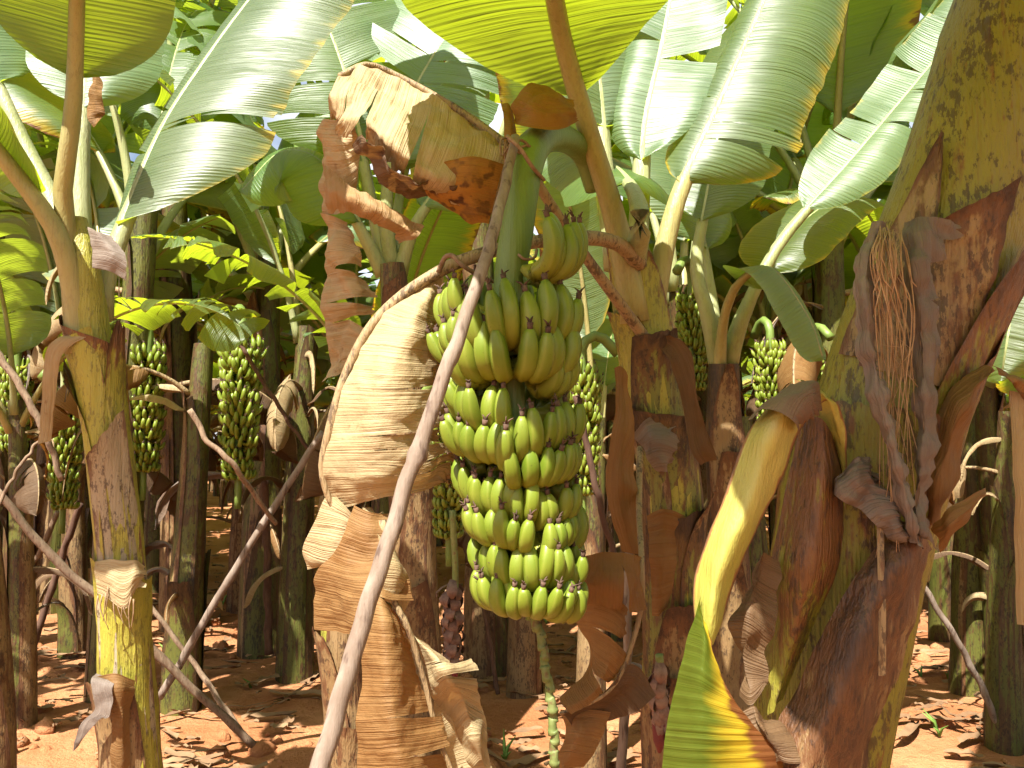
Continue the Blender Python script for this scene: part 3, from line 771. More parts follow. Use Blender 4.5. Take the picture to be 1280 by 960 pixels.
# ================================================================== LEFT FOREGROUND PLANT
def left_plant():
    D = 2.5
    base = P(166, 1090, D); base.z = 0
    t = thing('banana_plant', 'yellow-green banana plant at the left with a white torn collar on its sunlit stem', 'banana plant', base)
    pts = [base - Vector((0, 0, .06))] + PP([(166, 1000, D), (158, 850, D), (151, 700, D), (140, 600, D), (126, 490, D), (110, 390, D), (102, 325, D), (96, 275, D + .02)])
    st = Stem(pts, [.088, .081, .071, .063, .060, .057, .056, .050, .030], 70)
    st.mb(30, 0.05, -0.12, 5, 3.0, 0.01).build('pseudostem', M['stem_clean'], t)
    def ty(py):   # stem parameter at image row
        return np.interp(P(0, py, D).z, [q[2] for q in st.q], st.ts)
    sheath(t, st, ty(1000), ty(842), -8, 62, 'sheath', flare=.03, narrow=.7, tone=.1)
    sheath(t, st, ty(860), ty(700), 10, 100, 'stem_clean', flare=.012, narrow=.9, rag=.1)
    sheath(t, st, ty(705), ty(538), 25, 62, 'sheath_pale', flare=.035, narrow=.55, tone=.35, skew=.03, label='purple-brown sheath with a pale papery top edge')
    sheath(t, st, ty(620), ty(420), -28, 75, 'stem_clean', flare=.02, narrow=.75)
    sheath(t, st, ty(530), ty(412), -12, 95, 'stem_clean', flare=.022, narrow=.9, tone=.65, skew=-.03)
    sheath(t, st, ty(640), ty(410), 72, 62, 'stem_clean', flare=.055, narrow=.12, tone=.8)
    sheath(t, st, ty(600), ty(455), -70, 60, 'stem_clean', flare=.03, narrow=.3, tone=.7)
    # torn white collar with fringe
    sheet(t, 'torn_collar', 'dry_pale', [[(120, 702, D - .085), (138, 699, D - .115), (155, 701, D - .12), (172, 700, D - .115), (189, 707, D - .075)],
                                  [(119, 716, D - .10), (137, 724, D - .135), (154, 732, D - .14), (170, 722, D - .135), (188, 720, D - .09)],
                                  [(121, 742, D - .10), (140, 752, D - .13), (156, 762, D - .135), (168, 744, D - .13), (180, 728, D - .11)]], rag=.12, nu=24, nv=24, crumple=.004, label='white papery torn collar')
    m = MB()
    for k in range(10):
        x = 122 + k * 5 + R.uniform(-2, 2); y0 = 735 + R.uniform(-6, 14)
        q = arc(PP([(x, y0, D - .13), (x + R.uniform(-3, 4), y0 + 18, D - .135), (x + R.uniform(-4, 8), y0 + R.uniform(25, 45), D - .13)]), 8)[0]
        m.tube(q, np.linspace(.0028, .001, 8), 4)
    m.build('fringe', M['fibre'], t)
    # straps hanging from old petioles
    sheet(t, 'dead_leaf', 'dry_pale', [[(88, 418, D - .07), (108, 415, D - .085)], [(70, 424, D - .09), (88, 428, D - .10)], [(56, 445, D - .09), (72, 450, D - .10)], [(52, 500, D - .08), (64, 500, D - .09)], [(48, 555, D - .07), (60, 552, D - .08)]], along=True, nu=30, nv=8, crumple=.004, tone=.2)
    sheet(t, 'dead_leaf', 'dry_grey', [[(120, 842, D - .09), (150, 846, D - .11)], [(114, 850, D - .13), (140, 862, D - .15)], [(118, 885, D - .14), (136, 895, D - .16)], [(100, 905, D - .13), (124, 900, D - .15)], [(92, 938, D - .12), (98, 930, D - .12)]], along=True, nu=36, nv=12, crumple=.008, tone=.1)
    sheet(t, 'dead_leaf', 'dry_orange', [[(120, 846, D - .11), (145, 842, D - .13), (172, 850, D - .10)], [(135, 862, D - .12), (150, 866, D - .14), (172, 866, D - .11)], [(140, 905, D - .11), (152, 910, D - .125), (165, 900, D - .11)], [(138, 960, D - .09), (150, 965, D - .10), (160, 960, D - .10)]], nu=30, nv=14, crumple=.006, tone=.25)
    sheet(t, 'dead_leaf', 'dry_grey', [[(108, 283, D - .06), (122, 290, D - .09), (135, 300, D - .07)], [(114, 310, D - .08), (135, 312, D - .11), (156, 325, D - .09)], [(116, 335, D - .08), (138, 340, D - .10), (160, 352, D - .08)]], nu=20, nv=14, crumple=.006, rag=.08)
    sheet(t, 'dead_leaf', 'dry_orange', [[(118, 85, D + .1), (130, 95, D + .05)], [(112, 110, D + .08), (133, 112, D)], [(110, 145, D + .05), (134, 140, D + .05)], [(118, 160, D + .05), (128, 155, D + .05)]], nu=20, nv=10, crumple=.02)
    # leaves
    leaf(t, [(112, 430, D + .02), (101, 340, D + .0), (90, 250, D - .03), (88, 180, D - .06), (95, 60, D - .12), (98, -80, D - .3), (100, -300, D - .75), (95, -480, D - 1.3)], (0.1, -.15, 1), .26, .25, 'leaf_yellow', 'petiole_warm', t0=.335, rib=(.040, .012), a_l=(8, -8), a_r=(8, -6), age=.1, sweep=.05, rows=60, rib_from=.0, label='young yellow-green leaf seen from below with the sun shining through')
    leaf(t, [(116, 440, D + .02), (106, 370, D + .0), (82, 290, D - .05), (45, 235, D - .08), (0, 180, D - .12), (-90, 70, D - .25), (-200, -30, D - .5), (-330, -60, D - .9)], (.2, .3, 1), .24, .26, 'leaf', 'petiole_warm', t0=.30, rib=(.045, .010), rib_from=0.0)
    leaf(t, [(110, 410, D + .02), (96, 330, D + .05), (70, 250, D + .1), (30, 170, D + .14), (0, 105, D + .16), (-60, -20, D + .25), (-130, -200, D + .4)], (.5, -.5, .6), .22, .2, 'leaf_blue', 'petiole', t0=.45, rib=(.042, .010))
    leaf(t, [(114, 395, D + .05), (122, 345, D + .08), (146, 283, D + .14), (200, 160, D + .3), (255, 75, D + .42), (310, 0, D + .55), (400, -110, D + .7), (500, -170, D + .8)], (-.35, -.75, .55), .17, .40, 'leaf_blue', 'petiole', t0=.14, rib=(.036, .010), a_l=(5, -55), a_r=(0, -38), tears=3, gap=.015, age=.4, sweep=.32, rows=70, cols=10, label='broad blue-green leaf with a pale midrib')
    leaf(t, [(100, 345, D + .06), (98, 230, D + .12), (104, 120, D + .2), (120, 0, D + .35), (140, -150, D + .6)], (.2, -.6, .5), .2, .24, 'leaf_blue', 'petiole', t0=.35, rib=(.04, .01))
    return t
left_plant()

# ================================================================== MOTHER PLANT BEHIND THE BUNCH
def slow(t):
    return prof(.16 + .84 * t) * (1 - (1 - min(1.0, t / .42)) ** 2.0) ** .75 + .01

def mother_plant():
    D = 2.15
    base = P(846, 1180, D); base.z = 0
    t = thing('banana_plant', 'banana plant behind the green bunch, carrying dried leaves on both sides of it', 'banana plant', base)
    pts = [base - Vector((0, 0, .06))] + PP([(845, 1000, D), (842, 850, D), (842, 720, D), (837, 600, D), (818, 500, D), (806, 420, D), (792, 340, D), (776, 290, D)])
    st = Stem(pts, [.10, .08, .072, .072, .070, .070, .068, .064, .045], 80)
    st.mb(30, .06, .1, 6, 8.0, .012).build('pseudostem', M['stem'], t)
    def ty(py): return np.interp(P(0, py, D).z, [q[2] for q in st.q], st.ts)
    for (a, b, an, hf, mt, fl, nw, tn) in ((790, 640, -5, 80, 'stem', .02, .6, .9), (740, 620, 50, 50, 'sheath', .04, .3, .1), (660, 515, 0, 85, 'stem', .03, .5, .6), (600, 500, -60, 50, 'sheath', .03, .3, .3),
                                       (560, 418, 5, 70, 'stem', .035, .45, .6), (480, 390, -45, 60, 'stem_clean', .02, .5, .2), (430, 305, -10, 75, 'stem_clean', .02, .5, .5), (900, 740, 20, 80, 'sheath', .03, .5, .6), (960, 830, -20, 80, 'sheath', .03, .5, .5)):
        sheath(t, st, ty(a), ty(b), an, hf, mt, flare=fl, narrow=nw, tone=tn)
    # shreds hanging on the stem
    sheet(t, 'dead_leaf', 'dry_dark', [[(815, 425, D - .08), (838, 420, D - .09)], [(838, 450, D - .11), (858, 440, D - .10)], [(852, 500, D - .10), (868, 495, D - .1)], [(862, 560, D - .09), (885, 548, D - .09)], [(876, 582, D - .08), (892, 572, D - .08)]], along=True, nu=30, nv=10, crumple=.012, label='grey shred of dead leaf hanging on the stem')
    sheet(t, 'dead_leaf', 'dry_grey', [[(790, 545, D - .07), (815, 520, D - .10), (848, 520, D - .1)], [(800, 560, D - .09), (822, 550, D - .12), (850, 560, D - .1)], [(822, 590, D - .1), (832, 590, D - .12), (845, 590, D - .1)]], nu=24, nv=14, crumple=.014, rag=.2)
    sheet(t, 'dead_leaf', 'dry_orange', [[(808, 645, D - .08), (830, 636, D - .11), (858, 645, D - .09)], [(812, 690, D - .1), (830, 690, D - .12), (850, 690, D - .1)], [(815, 770, D - .08), (825, 770, D - .1), (838, 760, D - .09)]], nu=24, nv=12, crumple=.01, tone=.3)
    sheet(t, 'dead_leaf', 'dry_orange', [[(768, 460, D - .2), (776, 458, D - .21), (784, 470, D - .2)], [(770, 520, D - .2), (780, 520, D - .22), (790, 520, D - .2)], [(756, 588, D - .18), (776, 585, D - .23), (793, 590, D - .2)], [(760, 625, D - .18), (778, 625, D - .22), (797, 640, D - .2)], [(776, 690, D - .19), (786, 692, D - .2), (799, 692, D - .2)]], along=True, nu=40, nv=12, crumple=.006, fold=.012, tone2=.3)
    stv = P(776, 300, D)
    # green leaves
    leaf(t, [(796, 400, D - .02), (782, 320, D - .045), (765, 250, D - .06), (738, 165, D - .12), (705, 50, D - .25), (685, -60, D - .5), (655, -230, D - .95), (640, -300, D - 1.25)], (0.1, .6, 1), .34, .38, 'leaf_yellow', 'petiole_warm', shape=slow, t0=.33, rib=(.036, .012), a_l=(6, -4), a_r=(6, -10), age=.0, sweep=.02, rows=60, cols=9, label='big young leaf seen from below, glowing yellow-green')
    leaf(t, [(798, 400, D + .0), (796, 320, D + .03), (800, 250, D + .06), (806, 150, D + .12), (826, 60, D + .2), (850, -60, D + .35), (880, -200, D + .6)], (-.1, -.8, .5), .13, .17, 'leaf_blue', 'petiole', tears=3, gap=.02, t0=.25, rib=(.034, .010), a_l=(10, -30), a_r=(5, -20), rows=50)
    leaf(t, [(780, 330, D + .05), (762, 230, D + .1), (752, 120, D + .16), (742, 20, D + .26), (735, -120, D + .45)], (.2, -.6, .6), .24, .24, 'leaf_blue', 'petiole', t0=.32, rib=(.036, .01), rows=50)
    leaf(t, [(812, 480, D - .03), (811, 410, D - .04), (820, 345, D - .03), (846, 240, D), (892, 140, D + .06), (928, 60, D + .12), (962, -20, D + .2), (1000, -130, D + .3)], (-.15, -.62, .75), .13, .27, 'leaf_blue', 'petiole_warm', t0=.34, rib=(.038, .010), a_l=(8, -80), a_r=(0, -70), tears=2, gap=.012, age=.55, sweep=.25, rows=60, cols=10, label='sunlit leaf with a curled brown margin')
    leaf(t, [(790, 320, D - .04), (800, 250, D - .2), (830, 190, D - .5), (880, 160, D - .9), (930, 200, D - 1.0)][:2] + [(760, 200, D + .3), (700, 180, D + .5), (660, 220, D + .6)], (0, -.2, 1), .2, .2, 'leaf', 'petiole', t0=.35, a_l=(5, -70), a_r=(5, -70), rows=36)
    # ---------------- dried leaves
    # petiole that crosses behind the bunch, carrying the big dried leaf on the left
    d = 1.66
    m = MB()
    q = arc(PP([(800, 330, D - .08), (770, 304, 1.95), (715, 297, 1.80), (640, 308, 1.72), (590, 322, d), (552, 338, d - .02), (505, 368, d - .03), (462, 411, d - .03), (430, 475, d - .04), (409, 548, d - .05), (403, 592, d - .05), (418, 636, d - .04), (440, 640, d - .03)]), 60)[0]
    m.tube(q, np.linspace(.020, .0065, 60), 9, lump=.12)
    rib = m
    dl = sheet_geo([[(546, 338, d), (552, 342, d + .01), (560, 350, d + .03)],
                    [(505, 368, d - .03), (530, 378, d - .06), (548, 388, d - .01), (556, 392, d + .04)],
                    [(462, 411, d - .03), (505, 416, d - .10), (540, 424, d - .05), (560, 430, d + .03)],
                    [(430, 475, d - .04), (480, 478, d - .13), (530, 478, d - .08), (567, 476, d + .02)],
                    [(409, 548, d - .05), (470, 545, d - .14), (525, 540, d - .09), (562, 532, d + .02)],
                    [(403, 592, d - .05), (465, 592, d - .13), (525, 590, d - .08), (566, 575, d + .02), (570, 602, d + .03)],
                    [(424, 637, d - .04), (470, 624, d - .10), (520, 616, d - .07), (568, 606, d + .03)]], nu=130, nv=44, crumple=.004, freq=22, rag=.075, tears=5, tgap=1.2, tcurl=.012, seed=4.2)
    o = dl.build('dead_leaf', M['dry_pale'], t); o['label'] = 'large tan dried leaf hanging like a shield left of the bunch'
    rib.build('midrib', M['rib_dry'], o)
    # its lower half: folds hanging down to the ground
    low = MB()
    e = 1.62
    sheet_geo([[(412, 612, e), (432, 634, e - .03), (452, 650, e - .02)], [(392, 655, e + .02), (425, 660, e - .02), (462, 668, e)], [(378, 690, e + .05), (410, 700, e), (440, 690, e)], [(384, 712, e + .06), (400, 708, e + .03), (420, 700, e + .02)]], nu=30, nv=18, crumple=.004, seed=1, mb=low)
    sheet_geo([[(445, 632, e - .03), (462, 640, e - .05), (476, 645, e - .02)], [(425, 680, e - .04), (455, 690, e - .06), (478, 690, e - .05)], [(396, 722, e - .0), (430, 730, e - .05), (472, 735, e - .08)], [(395, 786, e + .02), (425, 792, e - .03), (462, 790, e - .07)]], nu=44, nv=26, crumple=.008, rag=.06, seed=2, mb=low, mi=1)
    sheet_geo([[(452, 636, e - .04), (466, 634, e - .02), (480, 640, e + .02)], [(470, 665, e - .06), (490, 672, e - .04), (500, 685, e + .03)], [(476, 710, e - .08), (505, 715, e - .06), (533, 735, e + .03)], [(480, 750, e - .07), (500, 760, e - .05), (516, 782, e + .03)]], nu=36, nv=22, crumple=.005, seed=3, mb=low)
    sheet_geo([[(462, 700, e - .05), (476, 720, e - .07), (488, 735, e - .04)], [(455, 770, e - .08), (482, 775, e - .11), (512, 785, e - .03)], [(450, 850, e - .09), (490, 850, e - .13), (532, 850, e - .03)], [(446, 930, e - .09), (500, 930, e - .14), (552, 920, e - .04)], [(446, 1010, e - .08), (510, 1010, e - .12), (590, 990, e - .03)]], nu=90, nv=34, crumple=.007, seed=4, fold=.010, rag=.05, tears=3, tgap=1.3, tcurl=.02, mb=low, mi=1)  # browner material on this fold: its shade is put into the colour
    sheet_geo([[(508, 782, e - .03), (520, 795, e - .01), (530, 800, e + .03)], [(525, 825, e - .03), (548, 822, e - .07), (570, 835, e)], [(536, 870, e - .03), (560, 850, e - .08), (588, 852, e)], [(560, 900, e + .02), (580, 880, e - .03), (596, 900, e + .03)], [(590, 960, e + .03), (602, 950, e), (612, 970, e + .03)]], nu=60, nv=26, crumple=.008, rag=.08, tears=3, seed=5, mb=low)
    sheet_geo([[(540, 850, e - .01), (552, 842, e + .03)], [(545, 900, e - .02), (572, 880, e + .05)], [(552, 950, e), (600, 930, e + .05)], [(565, 1000, e), (612, 990, e + .05)]], nu=30, nv=18, crumple=.006, seed=6, mb=low)
    o = low.build('dead_leaf', [M['dry_pale'], M['dry_orange']], t); o['label'] = 'tan dried leaf folded and trailing to the ground below the shield-like one'
    m = MB(); m.tube(arc(PP([(478, 650, e - .05), (486, 735, e - .06), (510, 785, e - .06), (530, 850, e - .05), (548, 920, e - .05), (580, 1000, e - .04)]), 30)[0], np.linspace(.008, .004, 30), 7); m.build('midrib', M['rib_dry'], o)
    # upper dried leaf
    u = 1.78
    up = MB()
    sheet_geo([[(640, 190, u + .03), (646, 200, u - .02), (625, 255, u - .03), (606, 278, u - .02)],
               [(590, 150, u + .10), (590, 180, u - .02), (572, 225, u - .07), (552, 250, u - .04)],
               [(535, 118, u + .14), (528, 150, u + .0), (512, 195, u - .10), (500, 232, u - .05)],
               [(492, 95, u + .15), (480, 125, u + .02), (462, 155, u - .08), (446, 185, u - .03)],
               [(460, 82, u + .12), (440, 112, u + .0), (428, 145, u - .03), (418, 165, u + .02)],
               [(425, 95, u + .05), (412, 115, u), (404, 135, u), (400, 158, u + .04)]], nu=90, nv=34, crumple=.009, freq=18, rag=.10, tears=6, tcurl=.03, seed=7, mb=up)
    sheet_geo([[(440, 182, u - .05), (455, 168, u - .09), (478, 190, u - .11)], [(450, 195, u - .04), (475, 200, u - .09), (505, 215, u - .1)], [(480, 225, u - .02), (510, 225, u - .07), (548, 225, u - .08)], [(506, 250, u), (560, 245, u - .03), (600, 225, u - .06)]], nu=40, nv=22, crumple=.016, freq=20, rag=.12, seed=8, mb=up, mi=1)
    sheet_geo([[(545, 205, u - .06), (590, 195, u - .09), (630, 205, u - .07)], [(530, 232, u - .03), (580, 228, u - .08), (622, 235, u - .06)], [(555, 258, u - .01), (590, 262, u - .05), (615, 265, u - .04)], [(590, 280, u), (600, 278, u - .02), (610, 280, u - .03)]], nu=30, nv=22, crumple=.006, seed=9, mb=up, mi=2)
    sheet_geo([[(402, 150, u + .04), (420, 150, u), (444, 160, u - .02)], [(400, 205, u + .05), (425, 205, u + .01), (448, 195, u)], [(404, 268, u + .06), (425, 266, u + .03), (446, 245, u + .03)]], nu=40, nv=22, crumple=.012, freq=18, fold=.008, seed=10, mb=up, mi=0, tone=.12)
    sheet_geo([[(404, 204, u + .02), (408, 235, u - .01), (412, 268, u)], [(440, 232, u - .04), (444, 250, u - .06), (440, 268, u - .02)], [(486, 256, u - .04), (484, 272, u - .06), (474, 272, u - .02)], [(531, 282, u - .02), (520, 296, u - .03), (500, 302, u)]], nu=40, nv=20, crumple=.012, freq=18, rag=.12, seed=11, mb=up, mi=0, tone=.12)
    sheet_geo([[(403, 266, u + .06), (416, 270, u + .04), (436, 280, u + .05)], [(405, 330, u + .08), (430, 325, u + .03), (455, 335, u + .05)], [(404, 385, u + .09), (440, 380, u + .04), (478, 383, u + .07)], [(412, 425, u + .1), (430, 420, u + .07), (450, 420, u + .08)], [(408, 478, u + .1), (420, 470, u + .08), (432, 460, u + .09)]], nu=60, nv=26, crumple=.015, freq=17, rag=.12, fold=.012, tears=3, tcurl=.02, seed=12, mb=up, mi=0, tone=.12)
    o = up.build('dead_leaf', [M['dry_pale'], M['dry_dark'], M['dry_speck'], M['dry_orange']], t); o['label'] = 'crumpled sun-bleached dried leaf folded over above the bunch'
    m = MB(); m.tube(arc(PP([(812, 430, D - .06), (775, 380, 2.0), (730, 318, 1.9), (690, 258, 1.84), (648, 196, u + .03), (590, 149, u + .10), (536, 116, u + .14), (492, 93, u + .15), (458, 81, u + .12), (425, 95, u + .05)]), 50)[0], np.linspace(.016, .007, 50), 8); m.build('midrib', M['rib_dry'], o)
    # withered blade lump over the crown
    cr = sheet_geo([[(636, 150, 1.72), (660, 160, 1.66), (700, 162, 1.66), (722, 150, 1.72)], [(640, 125, 1.74), (665, 130, 1.66), (690, 135, 1.65), (718, 140, 1.70)], [(660, 105, 1.78), (680, 112, 1.73), (700, 118, 1.72), (716, 128, 1.74)], [(664, 112, 1.82), (682, 120, 1.82), (700, 130, 1.82), (716, 140, 1.82)]], nu=30, nv=24, crumple=.012, seed=14, rag=.05)
    cr.build('dead_leaf', M['dry_speck'], t)
    sheet(t, 'dead_leaf', 'dry_orange', [[(628, 130, 1.75), (640, 128, 1.75)], [(630, 160, 1.7), (645, 158, 1.7)], [(628, 200, 1.66), (642, 195, 1.66)]], nu=20, nv=8, crumple=.01)
    # dried leaf right of the bunch
    rt = MB(); d = 1.72
    sheet_geo([[(712, 700, d + .05), (716, 722, d + .03), (716, 746, d + .04)], [(745, 690, d), (745, 722, d - .03), (742, 750, d - .01)], [(775, 690, d), (775, 725, d - .04), (775, 758, d - .02)], [(802, 697, d + .04), (802, 725, d + .01), (800, 760, d + .02)]], nu=50, nv=26, crumple=.009, rag=.08, tears=2, seed=15, mb=rt)
    sheet_geo([[(700, 756, d + .06), (740, 742, d + .01), (775, 752, d - .02), (802, 764, d + .02)], [(716, 770, d + .06), (745, 770, d + .01), (772, 785, d - .03), (794, 800, d)], [(733, 800, d + .05), (748, 815, d), (764, 826, d - .03), (778, 838, d)], [(732, 838, d + .04), (738, 852, d), (744, 862, d - .03), (750, 870, d - .02)], [(700, 872, d + .02), (702, 880, d), (708, 886, d - .02), (714, 890, d - .02)]], nu=60, nv=28, crumple=.007, rag=.06, tears=3, tcurl=.02, seed=16, mb=rt)
    sheet_geo([[(780, 830, d), (800, 835, d + .04), (812, 862, d + .06)], [(750, 866, d - .02), (778, 862, d + .03), (796, 872, d + .05)], [(712, 888, d - .02), (735, 890, d + .02), (752, 888, d + .05)], [(694, 890, d - .01), (704, 894, d + .01), (715, 893, d + .03)]], nu=30, nv=18, crumple=.007, seed=17, mb=rt, mi=1, tone=.4)
    sheet_geo([[(700, 888, d + .03), (730, 888, d + .02), (756, 885, d + .05)], [(705, 920, d + .03), (722, 920, d), (742, 920, d + .04)], [(688, 965, d + .03), (704, 962, d), (722, 952, d + .04)]], nu=24, nv=16, crumple=.006, seed=18, mb=rt, mi=2)
    o = rt.build('dead_leaf', [M['dry_orange'], M['dry_dark'], M['dry_orange']], t); o['label'] = 'brown dried leaf twisting down right of the bunch'
    m = MB(); m.tube(arc(PP([(800, 560, D - .1), (799, 640, 1.9), (802, 697, d + .04), (801, 762, d + .02), (778, 838, d), (750, 872, d - .02), (700, 892, d - .01)]), 34)[0], np.linspace(.009, .004, 34), 7); m.build('midrib', M['rib_dry'], o)
    return t, st
mother, mother_stem = mother_plant()

# ================================================================== THE BUNCH
def main_bunch():
    B = 1.58
    top = P(700, 172, 1.98)
    loc = P(650, 480, B)
    t = thing('banana_bunch', 'large bunch of green bananas hanging in the foreground beside the diagonal pole', 'banana bunch', loc)
    ax = PP([(745, 235, 2.12), (728, 190, 2.06), (700, 172, 1.92), (672, 178, 1.74), (657, 210, 1.64), (646, 290, B + .01), (636, 370, B), (640, 480, B), (648, 600, B), (660, 700, B), (668, 755, B)])
    q, L = arc(ax, 90)
    tt = np.linspace(0, 1, 90)
    m = MB(); m.tube(q, np.interp(tt, [0, .18, .35, .5, 1], [.030, .033, .036, .034, .013]), 18, lump=.05, seed=2)
    m.build('fruit_stalk', M['stalk'], t)
    # scars of fallen bracts
    m = MB()
    a = P(668, 312, B - .033); m.tube(arc(PP([(648, 318, B - .035), (656, 324, B - .04), (668, 322, B - .03), (671, 312, B - .015)]), 10)[0], [.003] * 10, 6)
    m.build('bract_scar', M['twine'], t)
    def axis(py):
        z = P(0, py, B).z
        i = int(np.argmin(np.abs(q[30:, 2] - z))) + 30
        return q[i]
    H = [ # crown row, azimuth, span, fingers, rows, length, radius, ph, r0, slope, twist
        (352, 62, 54, 6, 1, .165, .0190, (-32, 104), .05, .0, -.15),
        (414, -74, 84, 11, 2, .128, .0172, (-40, 92), .07, .02, .1),
        (438, 8, 144, 18, 2, .176, .0205, (-42, 94), .04, .015, -.05),
        (478, -92, 66, 7, 2, .125, .0170, (-42, 90), .05, .0, .1),
        (492, 70, 46, 4, 1, .140, .0185, (-50, 96), .05, .0, -.2),
        (536, -50, 92, 14, 2, .148, .0180, (-44, 90), .05, -.045, .22),
        (562, 36, 92, 14, 2, .144, .0180, (-44, 92), .045, .02, -.1),
        (640, -38, 112, 17, 2, .130, .0168, (-44, 90), .04, -.03, .2),
        (652, 56, 68, 9, 2, .118, .0166, (-44, 94), .04, .02, -.15),
        (722, -12, 128, 18, 2, .130, .0168, (-44, 90), .038, -.01, .1),
        (730, 80, 50, 6, 2, .110, .0160, (-36, 95), .04, .03, -.3),
        (764, -58, 70, 5, 1, .118, .0172, (-30, 66), .02, .0, .1)]
    for (py, az, span, n, rows, l, rd, ph, r0, slp, tws) in H:
        A = axis(py)
        hand_children(t, A, 0.0, az, span, n, l, rd * .93, rows, (ph[0] - 11, ph[1] - 2), r0 * .85, nseg=15, nn=20, dz=.042, slope=slp, twist=tws, jit=1.9)
    for (py, az, span, n) in ((400, 180, 150, 12), (520, 180, 150, 12), (600, 185, 170, 12), (690, 180, 170, 12)):
        hand_children(t, axis(py), 0.0, az, span, n, .145, .019, 2, (-42, 96), .03, merged=True, nseg=8, nn=10)
    # rachis below the fruit: knobbly with bract scars
    rq, rl = arc(PP([(667, 745, B), (668, 775, B), (678, 800, B), (681, 830, B), (688, 870, B), (692, 910, B), (693, 975, B)]), 150)
    s = np.linspace(0, rl, 150)
    rr = .0085 + .0048 * (np.abs(((s / .021) % 1.0) - .0) ** 5) + np.interp(s, [0, .04], [.004, 0])
    for i in range(150):
        k = int(s[i] / .021); a = k * 2.4
        rq[i] += np.array((math.cos(a), math.sin(a), 0)) * .0022
    m = MB(); m.tube(rq, rr, 12); m.build('rachis', M['rachis'], t)
    m = MB()
    for dx in (-5, 0, 5):
        m.tube(arc(PP([(667 + dx * .6, 752, B - .025), (667 + dx, 765, B - .03), (667 + dx * 1.4, 776, B - .03)]), 6)[0], [.005, .006, .004], 8) if False else m.tube(PP([(667 + dx * .6, 748, B - .022), (667 + dx, 762, B - .028), (667 + dx * 1.5, 775, B - .028)]), [.005, .006, .0045], 8)
    m.build('cut_finger', M['stalk'], t)
    return t
main_bunch()

